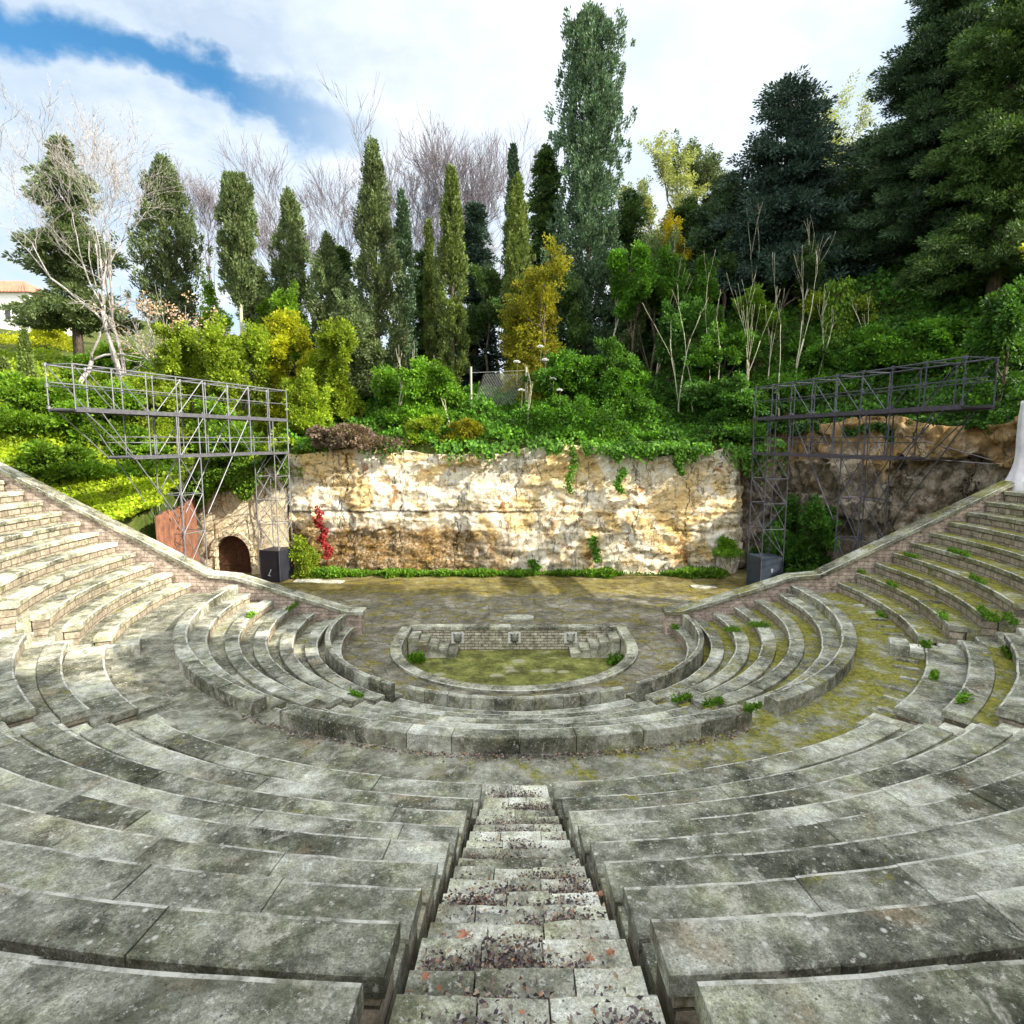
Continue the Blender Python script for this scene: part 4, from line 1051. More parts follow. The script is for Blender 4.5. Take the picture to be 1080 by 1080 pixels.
def blob_crown(blobs, n, mat, leaf=(.30, .11), name='crown', inner=.30, clump=.25, per=24):
    """broadleaf: leaf tufts over several uneven lobes"""
    A = np.array([b[3] * b[4] for b in blobs]) if len(blobs[0]) > 4 else np.array([b[3] ** 2 for b in blobs])
    w = A / A.sum(); ids = rng.choice(len(blobs), n // per, p=w); B = np.array([b[:4] for b in blobs])[ids]
    u = unit(len(ids)); u[:, 2] = np.abs(u[:, 2]) * np.where(rng.random(len(ids)) < .78, 1, -1)
    rr = B[:, 3] * (1 - inner * rng.random(len(ids)) ** 2.0) * (1 + .16 * np.sin(u[:, 0] * 9 + B[:, 0] * 7) * np.cos(u[:, 2] * 8 + u[:, 1] * 6))
    C = B[:, :3] + u * rr[:, None] * np.array([1, 1, .9])
    P, v = clumps(C, clump, per, (1, 1, .8))
    D = np.repeat(u, per, axis=0) * .45 + v * .8 + np.array([0, 0, -.08])
    k = rng.uniform(.6, 1.35, len(P))
    return leaves_mesh(name, P, D, leaf[0] * k, leaf[1] * k, mat)
def limb_tree(h, r0, seed, spread=.5, levels=4, mat=None, name='trunk', nfork=(2, 4), trunk_f=.3, lean=0.0, thin=.62, minr=.009, up=.25, wig=.13):
    rs = random.Random(seed); m = MB()
    def grow(p, d, l, r, lv):
        pts = [p]; rad = [r]; n = 4; q = p
        for i in range(n):
            d = (d + Vector((rs.gauss(0, wig), rs.gauss(0, wig), rs.gauss(0, wig * .6) + up * .12))).normalized(); q = q + d * (l / n); pts.append(q); rad.append(max(minr, r * (1 - (1 - thin) * (i + 1) / n)))
        m.tube(pts, rad, 6 if lv < 2 else (4 if lv < 3 else 3))
        if lv >= levels: return
        k = rs.randint(*nfork)
        for i in range(k):
            a = rs.uniform(0, 6.283); sp = spread * rs.uniform(.5, 1.25); o = d.orthogonal().normalized(); o.rotate(__import__('mathutils').Quaternion(d, a))
            nd = (d + o * sp + Vector((0, 0, up * .5))).normalized()
            b = rs.choice(range(2, 5)) if i else 4
            grow(pts[b], nd, l * rs.uniform(.62, .86), max(minr, rad[b] * rs.uniform(.55, .8)), lv + 1)
    grow(Vector((0, 0, -.3)), Vector((lean, 0, 1)).normalized(), h * trunk_f, r0, 0)
    zz_ = sorted(v[2] for v in m.v); f_ = h / max(.1, zz_[int(len(zz_) * .998)]); m.v = [(a_ * f_, b_ * f_, c_ * f_) for a_, b_, c_ in m.v]
    return m.build(name, mat, None, True)
def root(name, label, cat, px, py, F, group=None, ground=True):
    p = at(px, py, F); z = hgt(p.x, p.y) if ground else p.z
    return thing(name, label, cat, (p.x, p.y, z - .1), group), p
def top_h(px, py_top, F, loc): return at(px, py_top, F).z - loc[2]
def adopt(me_or_o, name, t):
    if isinstance(me_or_o, bpy.types.Object): me_or_o.parent = t; return me_or_o
    return link(name, me_or_o, t)
def straight_trunk(t, h, r, mat, lean=0):
    m = MB(); m.tube([(0, 0, -.4), (lean * .3, .05, h * .35), (lean * .7, 0, h * .7), (lean, 0, h)], [r * 1.3, r, r * .7, r * .25], 8); return m.build('trunk', mat, t, True)

def cypress(px, top, F, wpx, mat, label, bare=0.0, **kw):
    t, p = root('cypress_tree', label, 'cypress tree', px, top, F, 'cypress trees behind the theatre')
    h = top_h(px, top, F, t.location); r = max(.4, wpx / 630 * F / 2 - .38)
    n = int(h * (r + .35) * (27 if kw.get('prof') is tall else 15)) + 90
    me = cyp_crown(h, r, n, 62, mat, zb=bare, **kw); link('crown', me, t); straight_trunk(t, h * .9, .09 + .05 * r, M['bark_dark'] if bare < .3 else M['bark_sap'])
    t.rotation_euler = (0, 0, rng.random() * 6); return t
def conifer(px, top, F, wpx, mat, label, cat='conifer', bare=.12, group='conifers behind the theatre', **kw):
    t, p = root('conifer_tree', label, cat, px, top, F, group)
    h = top_h(px, top, F, t.location); r = wpx / 630 * F / 2
    me = conifer_crown(h, r, int(h * 2.6), mat, zb=bare, **kw); link('crown', me, t); straight_trunk(t, h * .95, .16 + .04 * r, M['bark_dark']); return t

tall = lambda q: np.clip((q + .05) / .12, 0, 1) ** .5 * np.where(q < .5, 1.0 + .45 * np.clip((.5 - q) / .25, 0, 1), np.where(q > .96, np.clip((1.0 - q) / .04, 0, 1) ** .4, 1))
cypress(625, 18, 50, 56, L['cypress_blue'], 'tallest cypress, a blue green flat topped column left of the picture middle', prof=tall, ragged=.27, seed=2)
cypress(393, 155, 46, 56, L['conifer'], 'broad ragged cypress with pointed top, left of the slim pair', bare=.1, ragged=.22, seed=3, prof=lambda q: np.clip((q) / .06, 0, 1) * (np.clip(1 - q, 0, 1) ** .8 * 1.15 + .06))
cypress(424, 205, 49, 28, L['cypress_blue'], 'slim dark cypress close behind the broad ragged one', seed=4)
cypress(476, 182, 43.5, 38, L['cypress'], 'slender bright green cypress column standing forward above the quarry wall', seed=5, bare=.07)
cypress(546, 188, 48, 36, L['cypress'], 'yellowish cypress just behind the yellow leaved tree', seed=6, bare=.15)
cypress(541, 155, 53, 26, L['cypress_blue'], 'dark cypress tip rising behind the yellowish cypress', seed=7)
cypress(247, 187, 47, 38, L['conifer'], 'small cypress with its crown on a long bare pale trunk', bare=.50, seed=8, ragged=.2, prof=lambda q: np.clip(q / .2 + .25, 0, 1) * np.where(q > .85, np.clip((1.03 - q) / .18, 0, 1) ** .5, 1.0))
cypress(305, 207, 50, 44, L['conifer'], 'pointed cypress between the bare trunk cypress and the broad one', bare=.2, seed=9, ragged=.2)
cypress(345, 252, 47, 40, L['conifer'], 'short grey green cypress at the left foot of the broad one', bare=.1, seed=10, ragged=.24)
cypress(171, 170, 50, 56, L['conifer'], 'leaning dark cypress right of the pale bare tree', bare=.22, seed=11, ragged=.26)
cypress(452, 235, 52, 18, L['cypress'], 'thin young cypress behind the bright slender column', bare=.1, seed=12)
for px, tp, F, w, lb in ((25, 352, 38, 15, 'small clipped cone cypress by the left end of the gantry'), (3, 384, 37, 13, 'small clipped cone cypress at the left picture edge')):
    cypress(px, tp, F, w, L['cypress'], lb, leaf=(.16, .05), ragged=.03, prof=lambda q: np.clip(1 - q, 0, 1) ** .8)
conifer(64, 148, 48, 96, L['conifer'], 'large shaggy dark evergreen behind the pale bare tree at the left', bare=.2, gap=.5, prof=lambda t: (1 - t) ** .45 * (.8 + .35 * math.sin(t * 19)))
conifer(575, 158, 53, 62, L['dark2'], 'bushy dark evergreen against the left side of the tallest cypress', bare=.1, prof=lambda t: (1 - t) ** .5)
conifer(835, 86, 50, 150, L['blueblack'], 'blue black conifer with flat drooping boughs right of the gap in the sky', bare=.05, gap=.6, per=60, prof=lambda t: (1 - t) ** .36 * (.86 + .16 * math.sin(t * 21 + 1)))
conifer(1010, -60, 44, 160, L['dark'], 'huge dark evergreen filling the upper right corner', bare=.12, per=130, leaf=(.25, .048), prof=lambda t: (1 - t) ** .42 * (.85 + .2 * math.sin(t * 23)))
conifer(1085, -90, 38, 150, L['dark2'], 'second huge dark evergreen cut by the right picture edge', bare=.1, per=130, leaf=(.23, .045), prof=lambda t: (1 - t) ** .4 * (.85 + .2 * math.sin(t * 21)))
conifer(925, 140, 53, 170, L['dark'], 'dark dense evergreen between the blue black conifer and the huge one', bare=.0, prof=lambda t: (1 - t) ** .45)
conifer(772, 190, 55, 130, L['dark'], 'low dark evergreen at the left of the blue black conifer', bare=.0, prof=lambda t: (1 - t) ** .5)
conifer(665, 205, 52, 90, L['dark2'], 'dark evergreen in the shade right of the tallest cypress', bare=.0, prof=lambda t: (1 - t) ** .5)
conifer(500, 215, 58, 70, L['blueblack'], 'dark blue evergreen in the gap between two bright cypresses', bare=.0, prof=lambda t: (1 - t) ** .5)

conifer(725, 215, 57, 100, L['dark2'], 'deep green evergreen behind the saplings, left of the low dark one', bare=.0, prof=lambda t: (1 - t) ** .5)
conifer(875, 205, 50, 120, L['dark'], 'dark evergreen in front of the gap between the two dark conifers', bare=.0, prof=lambda t: (1 - t) ** .5)
conifer(358, 262, 60, 70, L['dark2'], 'distant dark evergreen between the short cypress and the broad one', bare=.0, prof=lambda t: (1 - t) ** .5)
conifer(446, 268, 58, 66, L['dark2'], 'distant dark evergreen behind the slim cypress', bare=.0, prof=lambda t: (1 - t) ** .5)
conifer(272, 285, 62, 60, L['conifer'], 'distant grey green evergreen beyond the bare trunk cypress', bare=.0, prof=lambda t: (1 - t) ** .5)
# trees that stand off the right edge on the same hill (they shade the orchestra)
for i, (x, y, h, r) in enumerate(((29.5, -8, 28.5, 5), (32, -14.5, 28.6, 5.8), (30, -21, 28.2, 5.8), (31, -27.5, 30.8, 5.8), (29, -34, 30.5, 5.5))):
    z = hgt(x, y); h = h - z; t = thing('conifer_tree', ['tall dark evergreen on the right hill beside the draped pillar', 'tall dark evergreen beyond the right end of the middle benches', 'tall dark evergreen beyond the right end of the front benches', 'tall dark evergreen on the right hill level with the top of the stairs', 'last tall dark evergreen on the right hill, behind the viewpoint'][i], 'conifer', (x, y, z - .2), 'conifers beside the theatre')
    link('crown', conifer_crown(h, r, 44, L['dark2'], zb=.08, per=40, leaf=(.6, .16), prof=lambda t: (1 - t) ** .45), t); straight_trunk(t, h * .95, .35, M['bark_dark'])

# bare trees
t, p = root('bare_tree', 'large pale barked leafless tree at the left', 'bare tree', 128, 370, 42, 'leafless trees')
h = top_h(128, 92, 42, t.location)
o = limb_tree(h, .26, 11, .50, 7, M['bark_pale'], 'trunk', (2, 3), .31, 0, .64, .009, .16); o.parent = t
o = limb_tree(h * .95, .20, 23, .50, 7, M['bark_pale'], 'stem', (2, 3), .33, -.32, .64, .009, .2); o.parent = t
o = limb_tree(h * .9, .16, 37, .5, 7, M['bark_pale'], 'stem', (2, 3), .33, .12, .64, .009, .25); o.parent = t
t, p = root('bare_tree', 'crooked low leafless tree with pale twisted limbs in front of the shaggy evergreen', 'bare tree', 78, 380, 40, 'leafless trees')
o = limb_tree(6.5, .16, 8, .95, 5, M['bark_pale'], 'trunk', (2, 3), .35, -.2, .68, .014, .05, .22); o.parent = t
t, p = root('bare_tree', 'small leafless tree with brown seed heads right of the pale bare tree', 'bare tree', 172, 380, 42, 'leafless trees')
o = limb_tree(8.0, .14, 15, .75, 5, M['bark_pale'], 'trunk', (2, 3), .35, .1, .68, .014, .15, .18); o.parent = t
link('seed_heads', leaves_mesh('seed_heads', *(lambda C: (C[0], C[1]))(clumps(np.stack([rng.normal(0, 1.4, 60), rng.normal(0, 1.2, 60), rng.uniform(4, 7.5, 60)], 1), .35, 16)), .16, .06, L['rusty']), t)
for px, tp, F, sd, lb in ((222, 160, 62, 41, 'hazy leafless tree behind the bare trunk cypress'), (332, 172, 64, 42, 'hazy leafless tree behind the pointed cypress, left of the broad one'), (438, 138, 60, 43, 'wide leafless tree crown between the broad and the slender cypress'), (500, 140, 62, 44, 'leafless tree crown right above the slender bright cypress'), (285, 190, 66, 45, 'faint leafless tree far behind the pointed cypress'), (372, 160, 63, 46, 'leafless tree right behind the broad ragged cypress'), (462, 150, 64, 47, 'leafless tree just left of the slender bright cypress top'), (526, 150, 66, 48, 'leafless tree left of the dark cypress tip')):
    t, p = root('bare_tree', lb, 'bare tree', px, tp, F, 'leafless trees')
    h = top_h(px, tp, F, t.location); o = limb_tree(h, .20, sd, .42, 7, M['bark_grey'], 'trunk', (2, 4), .27, 0, .62, .012, .22, .09); o.parent = t

# broadleaf trees and shrubs
def lobes(w, h, n, z0=0.0, seed=0, big=.42):
    rs = random.Random(seed); out = []
    for i in range(n):
        a = rs.uniform(0, 6.283); q = rs.random() ** .5; z = rs.uniform(.1, .9)
        rr = w * big * rs.uniform(.55, 1.0) * (1.1 - .4 * abs(z - .45))
        out.append((q * w * .55 * math.cos(a), q * w * .55 * math.sin(a), z0 + z * h, rr))
    return out
def grow_plan(H, w, seed, spread, levels, trunk_f, nfork, up=.12, wig=.14, r0=.08):
    """branch skeleton scaled into a box H high and 2w wide: (segments, leafy points, directions)"""
    rs = random.Random(seed); seg = []; tips = []
    def grow(p, d, l, r, lv):
        pts = [p]; q = p
        for i in range(3):
            d = (d + Vector((rs.gauss(0, wig), rs.gauss(0, wig), rs.gauss(0, wig * .6) + up * .15))).normalized(); q = q + d * (l / 3); pts.append(q)
            if lv >= levels - (2 if i == 2 else 1): tips.append((q, d))
        seg.append((pts, r, lv))
        if lv >= levels: return
        for i in range(rs.randint(*nfork)):
            o = d.orthogonal().normalized(); o.rotate(__import__('mathutils').Quaternion(d, rs.uniform(0, 6.283)))
            nd = (d + o * spread * rs.uniform(.6, 1.3) + Vector((0, 0, up))).normalized()
            grow(pts[rs.choice((1, 2, 3)) if i else 3], nd, l * rs.uniform(.6, .88), r * rs.uniform(.5, .72), lv + 1)
    grow(Vector((0, 0, 0)), Vector((rs.gauss(0, .08), rs.gauss(0, .08), 1)), trunk_f, r0, 0)
    A = np.array([t[0][:] for t in tips]); sz = H / max(.01, np.percentile(A[:, 2], 99.5)); sx = w * .92 / max(.01, np.percentile(np.hypot(A[:, 0], A[:, 1]), 93))
    S = np.array([sx, sx, sz]); return seg, A * S, np.array([t[1][:] for t in tips]) * S / max(sx, sz), S
def leafy(name, label, cat, group, px, py_top, F, wpx, mat, n, leaf=(.30, .11), hmin=None, nl=9, trunk=True, bark=None, base=None, dens=1.0, z0=.0, inner=.4, low=False):
    p = at(px, py_top, F); zg = hgt(p.x, p.y) if base is None else base
    w = wpx / 630 * F / 2; H = max(p.z - zg, .8) + .1; istree = cat.endswith('tree'); seed = int(px * 7 + py_top)
    t = thing(name, label, cat, (p.x, p.y, zg - .15), group)
    if istree and H > 1.6 * w and not low: seg, A, D, S = grow_plan(H, w, seed, .66, 5, .24, (2, 3))
    else: seg, A, D, S = grow_plan(H, w, seed, .95, 4, .20, (3, 4), up=.05, wig=.2)
    per = max(6, int(n * 2.7 / len(A))); cr = .16 + .10 * w * (26 / max(20, len(A) ** .5 * 2)) ; cr = min(.42, max(.14, cr))
    if not istree or low:               # skirt of low shoots so that the bush closes to the ground
        k = len(A) // 3; a = rng.random(k) * 6.283; q = rng.random(k) ** .5 * w * .95
        A = np.concatenate([A, np.stack([q * np.cos(a), q * np.sin(a), rng.random(k) * H * .5 * (1.2 - q / w)], 1)]); D = np.concatenate([D, np.stack([np.cos(a), np.sin(a), np.ones(k) * .6], 1)])
    P, u = clumps(A, cr * rng.uniform(.6, 1.4, len(A)), per, (1, 1, .75))
    Dl = np.repeat(D, per, axis=0) * .5 + u * .85 + np.array([0, 0, -.05]); k = rng.uniform(.6, 1.35, len(P))
    link('crown' if istree else 'foliage', leaves_mesh('crown' if istree else 'foliage', P, Dl, leaf[0] * .60 * k, leaf[1] * .56 * k, mat), t)
    if trunk:
        m = MB(); rr = (.05 + .028 * w) / .08
        for pts, r, lv in seg:
            if lv <= 3: m.tube([Vector((q[0] * S[0], q[1] * S[1], q[2] * S[2] - (.2 if lv == 0 and i == 0 else 0))) for i, q in enumerate(pts)], [max(.01, r * rr * (1 - .12 * i)) for i in range(len(pts))], 6 if lv < 2 else 4)
        m.build('trunk' if istree else 'stems', bark or M['bark_dark'], t, True)
    return t
TG = 'broadleaf trees on the hillside'
leafy('yellow_tree', 'yellow leaved autumn tree in the middle of the hillside', 'tree', TG, 578, 268, 43, 100, L['yellow'], 9000, (.26, .10), nl=16, low=True)
leafy('airy_tree', 'pale airy green tree on the skyline right of the tallest cypress', 'tree', TG, 705, 168, 60, 110, L['pale'], 9000, (.30, .09), nl=12)
leafy('airy_tree', 'grey green round crowned tree on the skyline left of the blue black conifer', 'tree', TG, 752, 160, 62, 96, L['conifer'], 9000, (.30, .10), nl=12)
leafy('golden_tree', 'golden yellow tree glimpsed below the skyline trees', 'tree', TG, 712, 228, 56, 46, L['gold'], 3500, (.26, .10), nl=8)
leafy('green_tree', 'dense green tree in front of the golden tree', 'tree', TG, 700, 262, 49, 80, L['bush'], 9000, (.26, .11), nl=11)
leafy('green_tree', 'deep green tree under the grey green round crowned tree', 'tree', TG, 765, 240, 50, 84, L['dark2'], 9000, (.26, .11), nl=11)
leafy('green_tree', 'ivy hung tree right behind the pale saplings', 'tree', TG, 742, 285, 44, 66, L['ivy'], 9000, (.26, .11), nl=11)
leafy('green_tree', 'dark tree in the shade below the blue black conifer', 'tree', TG, 820, 265, 47, 90, L['dark2'], 9000, (.26, .11), nl=11)
leafy('green_tree', 'thin leaved light tree beside the tall forked sapling', 'tree', TG, 800, 300, 41.5, 60, L['bush'], 5000, (.24, .10), nl=10)
leafy('green_tree', 'green tree hung with creepers under the tallest cypress', 'tree', TG, 668, 268, 45, 60, L['ivy'], 8000, (.26, .11), nl=10)
leafy('green_tree', 'shaded tree between the yellow tree and the tallest cypress', 'tree', TG, 610, 290, 48, 60, L['dark2'], 7000, (.26, .11), nl=10)
leafy('green_tree', 'shaded thicket tree left of the yellow tree', 'tree', TG, 515, 285, 49, 60, L['dark2'], 7000, (.26, .11), nl=10)
leafy('green_tree', 'mid green tree under the pointed cypress', 'tree', TG, 318, 305, 46, 60, L['bush'], 7000, (.26, .11), nl=10)
leafy('green_tree', 'mid green tree filling the gap right of the bare trunk cypress', 'tree', TG, 275, 312, 48, 60, L['bush'], 7000, (.26, .11), nl=10)
leafy('green_tree', 'green tree left of the bare trunk cypress', 'tree', TG, 215, 305, 49, 64, L['bush'], 7000, (.26, .11), nl=10)
leafy('airy_tree', 'sparse yellowish tree between the two dark conifers on the right skyline', 'tree', TG, 897, 84, 62, 120, L['pale'], 5200, (.30, .10), nl=14)
leafy('yellow_tree', 'bright yellow green tree at the right picture edge', 'tree', TG, 1098, 258, 33, 84, L['lime'], 5000, (.24, .09), nl=12, z0=2.0)
leafy('green_tree', 'yellow flecked small tree on an ivy covered trunk on the right slope', 'tree', TG, 888, 296, 43, 90, L['hedge'], 2600, (.24, .10), nl=12, z0=1.5)
leafy('green_tree', 'light green tree in front of the dark evergreens right of the tallest cypress', 'tree', TG, 690, 245, 47, 62, L['conifer'], 7000, (.26, .11), nl=10, z0=1)
leafy('green_tree', 'leafy green tree below the skyline trees', 'tree', TG, 735, 265, 46, 70, L['ivy'], 8000, (.26, .11), nl=10)
SG = 'shrubs on the hillside'
def shrub(label, px, top, F, w, mat, n, **kw): return leafy('shrub', label, 'shrub', SG, px, top, F, w, L[mat], n, **kw)
shrub('tall yellow green hedge bush behind the near end of the left tower', 305, 332, 42, 72, 'lime', 11000, nl=14)
shrub('broad bright bush right behind the left gantry posts', 250, 345, 41, 90, 'hedge', 11000, nl=14)
shrub('yellow green bush below the small leafless tree', 195, 352, 41, 80, 'hedge', 10000, nl=14)
shrub('clipped dark topped bush left of the grassy gap above the quarry wall', 345, 345, 40.5, 76, 'hedge', 11000, nl=13)
shrub('bushy grey green shrub under the broad ragged cypress', 385, 318, 43, 70, 'conifer', 8000, nl=12)
shrub('dense yellow green bush hanging over the arch wall', 300, 395, 37.5, 78, 'hedge', 10000, nl=13, base=5.6)
shrub('dark green bush shading the top of the arch wall', 240, 425, 37.5, 90, 'bush', 10000, nl=13, base=5.2)
shrub('large green bush at the left picture edge', 20, 400, 30, 120, 'bush', 12000, nl=14)
shrub('large mixed green bush below the near end of the left gantry', 90, 405, 32, 100, 'bush', 12000, nl=14)
shrub('bright bush seen through the left gantry', 150, 400, 36, 100, 'hedge', 11000, nl=14)
shrub('low leafy bush at the top of the sunny lawn', 70, 470, 28, 76, 'bush', 7000, nl=10)
shrub('round bush on the lawn edge by the rusty fence', 150, 470, 31, 70, 'bush', 7000, nl=10)
shrub('golden bush on the bank below the white house', 30, 338, 62, 90, 'lime', 7000, nl=12)
shrub('green bank bush under the crooked leafless tree', 110, 365, 44, 90, 'bush', 9000, nl=12)
shrub('bright green bush at the foot of the slender cypress', 440, 385, 40, 84, 'weed', 9000, nl=12)
shrub('lime green clump at the quarry edge, left of the dry yellow patch', 440, 440, 37.5, 44, 'hedge', 4000, nl=8)
shrub('dry yellow grass clump at the quarry edge', 485, 445, 37.4, 40, 'yellow', 3500, nl=8)
shrub('brown dry brushwood heap at the left quarry edge', 385, 452, 37.4, 110, 'brush', 7000, nl=10)
shrub('rich green ivy mound above the quarry wall in the middle', 600, 375, 40, 120, 'ivy', 13000, nl=15)
shrub('green ivy mound right of the white flowers', 655, 365, 41, 90, 'ivy', 10000, nl=13)
shrub('dark green thicket left of the pale saplings', 700, 320, 43, 80, 'ivy_dark', 10000, nl=13)
shrub('green thicket around the pale saplings', 765, 345, 42, 100, 'ivy', 11000, nl=14)
shrub('dark ivy thicket at the upper corner of the quarry wall', 770, 400, 38, 80, 'ivy_dark', 10000, nl=13)
shrub('ivy bush on the slope behind the right gantry', 850, 350, 40, 100, 'ivy', 11000, nl=14)
shrub('leafy ground bush on the slope under the huge evergreen', 960, 345, 38, 110, 'ivy', 11000, nl=14)
shrub('dark green bush at the right edge above the gantry end', 1062, 310, 32, 90, 'ivy_dark', 9000, nl=12)
shrub('dark leafy bush in the corner between right gantry towers', 855, 530, 34.5, 78, 'ivy_dark', 9000, nl=12, base=0)
shrub('dark shrub rising against the right cliff', 830, 560, 35, 60, 'ivy_dark', 6000, nl=9, base=0)
shrub('small bush on the cliff by the draped pillar', 1035, 555, 27, 36, 'bush', 2500, nl=7, base=4.0)
shrub('yellow flowered bush at the left foot of the quarry wall', 322, 566, 34.8, 30, 'hedge', 1600, nl=8, base=0, leaf=(.2, .08))
shrub('green tuft growing on a ledge at the right of the quarry wall', 768, 570, 35, 28, 'weed', 1500, nl=6, base=1.5, leaf=(.2, .07), trunk=False)
# ivy stump
t, p = root('ivy_stump', 'thick ivy clad tree stump on the right slope', 'tree stump', 884, 330, 42.5)
m = MB(); m.tube([(0, 0, -.3), (.05, 0, 2), (0, .1, 4.2)], [.6, .5, .42], 10); m.build('trunk', M['bark_dark'], t, True)
a = rng.random(2600) * 6.283; z = rng.random(2600) * 4.5
P = np.stack([.6 * np.cos(a), .6 * np.sin(a), z], 1) + rng.normal(0, .12, (2600, 3)); D = np.stack([np.cos(a) * .5, np.sin(a) * .5, -np.ones(2600)], 1) + unit(2600) * .4
link('ivy_leaves', leaves_mesh('ivy_leaves', P, D, .34, .06, L['bush']), t)
# saplings
for i, (px, bot, tp, F, ln_, lb) in enumerate(((735, 405, 290, 39.5, -.1, 'leftmost pale sapling trunk of the group on the right slope'), (757, 410, 305, 39, .03, 'straight pale sapling second in the group on the right slope'), (772, 408, 312, 39, .12, 'leaning pale sapling in the middle of the group'), (822, 420, 262, 38.5, -.03, 'tall pale sapling right of the group, forking near the top'), (834, 380, 255, 40, .06, 'slim pale sapling close behind the tall forked one'), (795, 300, 215, 47, .05, 'thin reddish sapling below the dark conifer'), (850, 300, 235, 46, -.08, 'thin bare sapling beside the ivy clad stump'), (640, 340, 262, 44, .02, 'thin grey sapling under the tallest cypress'), (690, 330, 245, 45, .08, 'bare twiggy sapling beside the light green tree'), (182, 385, 300, 40.5, 0, 'white straight stem in front of the leaning dark cypress'), (205, 385, 320, 40, -.1, 'thin white stem right of the straight one'), (557, 450, 385, 38.2, 0, 'lone thin pale stem above the middle of the quarry wall'), (478, 440, 372, 38.6, -.18, 'leaning pale stem under the slender cypress'), (410, 430, 360, 38.8, .25, 'bent pale stem at the left of the bright green bush'), (716, 400, 315, 40.5, .05, 'slim pale sapling left of the leftmost one, half hidden by leaves'), (746, 395, 270, 41, -.04, 'tall thin sapling between the leftmost and the straight pale ones'), (786, 405, 290, 40, -.02, 'upright thin sapling right of the leaning one'), (808, 400, 300, 40.5, .08, 'thin sapling just left of the tall forked one'), (862, 392, 300, 39.5, .03, 'thin pale sapling in front of the ivy clad stump'), (918, 372, 310, 39, -.05, 'thin grey sapling under the huge evergreen'))):
    p = at(px, bot, F); b = hgt(p.x, p.y); t = thing('sapling', lb, 'sapling', (p.x, p.y, min(p.z, b) - .2), 'bare saplings on the hillside')
    h = at(px, tp, F).z - t.location.z
    o = limb_tree(h, .06, 100 + i, .24, 3, M['bark_sap'], 'stem', (1, 3), .40, ln_, .7, .010, .3, .06); o.parent = t
# chain link fence
a = at(497, 420, 41); fz = hgt(a.x, a.y); t = thing('chain_link_fence', 'short chain link fence with a pale post among the hillside shrubs', 'fence', (a.x, a.y, fz))
m = MB()
for i in range(34):
    x = i * .11
    m.bar((x, 0, .1), (x + .9 if x + .9 < 3.7 else 3.7, 0, .1 + min(.9, 3.7 - x) * 2.6), .006, 3); m.bar((x, 0, .1 + min(.9, x) * 2.6), (max(0, x - .9), 0, .1 if x > .9 else .1), .006, 3)
m.build('mesh', M['wire'], t)
for x in (0, 3.72): m = MB(); m.bar((x, -.02, -.3), (x, -.02, 2.9), .07, 8); m.build('fence_post', M['post'], t)
m = MB(); m.bar((0, -.02, 2.5), (3.7, -.02, 2.65), .015); m.build('top_wire', M['wire'], t)

# ground cover: ivy over the slopes (uncountable)
def cover(name, n, xr, yr, mat, size, amp=.7, keep=None, freq=.5, lift=0.0):
    x = rng.uniform(*xr, n); y = rng.uniform(*yr, n); z = np.empty(n); ok = np.ones(n, bool)
    for i in range(n):
        if is_low(x[i], y[i]) or (keep and not keep(x[i], y[i])): ok[i] = False; continue
        z[i] = hgt(x[i], y[i]) + lift + amp * max(0, .45 + fbm(x[i] * freq, y[i] * freq, 8)) * (.55 + .45 * rng.random())
    P = np.stack([x, y, z], 1)[ok]; D = unit(len(P)) + np.array([0, -.35, .35]); k = rng.uniform(.6, 1.3, len(P))
    me = leaves_mesh(name, P, D, size * k, size * .42 * k, mat); return tag(link(name, me), kind='stuff')
cover('ivy_ground_cover', 70000, (-14, 12), (13.3, 26), L['ivy'], .22, 1.1)
cover('shaded_ivy_ground_cover', 80000, (9, 40), (3, 34), L['ivy_dark'], .25, 1.1)
cover('meadow_ground_cover', 56000, (-42, -12), (2, 32), L['hedge'], .22, .8, keep=lambda x, y: y > 7 or x < -22)
cover('cliff_head_ground_cover', 30000, (13, 33), (2, 21), L['ivy_dark'], .27, 1.2)
cover('lawn_grass', 24000, (-27, -15), (1.7, 8.2), L['grass'], .16, .12, freq=1.0)
# ivy hanging over the rock edges
n = 15000; x = rng.uniform(-13, 16, n); keep = np.array([fbm(q * .45, 3.1, 0) for q in x])
dens = np.clip((x + 5) / 9, 0.12, 1) * np.clip(.55 + keep * 1.4, 0, 1); ok = rng.random(n) < dens; x = x[ok]; kk = keep[ok]
drop = np.clip(.25 + 1.5 * np.clip(kk, 0, 1) + 1.6 * np.clip((x - 11) / 4, 0, 1), .2, 3.6) * rng.random(len(x)) ** 1.3
yo = rng.random(len(x)); P = np.stack([x, QY - .55 + 1.5 * yo ** 2, 7.45 + .5 * yo + np.array([.35 * fbm(q * .9, 4.4, 1) for q in x]) + .25 * rng.random(len(x)) - drop * (1 - yo)], 1); D = np.stack([rng.normal(0, .4, len(x)), -.6 + rng.normal(0, .3, len(x)), -.8 + rng.normal(0, .3, len(x))], 1)
tag(link('hanging_ivy', leaves_mesh('hanging_ivy', P, D, .24, .10, L['ivy'])), kind='stuff')
n = 5000; x = rng.uniform(-19, -13.2, n); P = np.stack([x, QY - .55 - .35 * rng.random(n), np.array([wtop(q) for q in x]) + .6 - rng.random(n) ** 1.5 * (1.2 + .8 * np.sin(x * 2.3))], 1)
D = np.stack([rng.normal(0, .5, n), -.5 + rng.normal(0, .3, n), -.7 + rng.normal(0, .4, n)], 1)
tag(link('hanging_creeper', leaves_mesh('hanging_creeper', P, D, .26, .10, L['bush'])), kind='stuff')
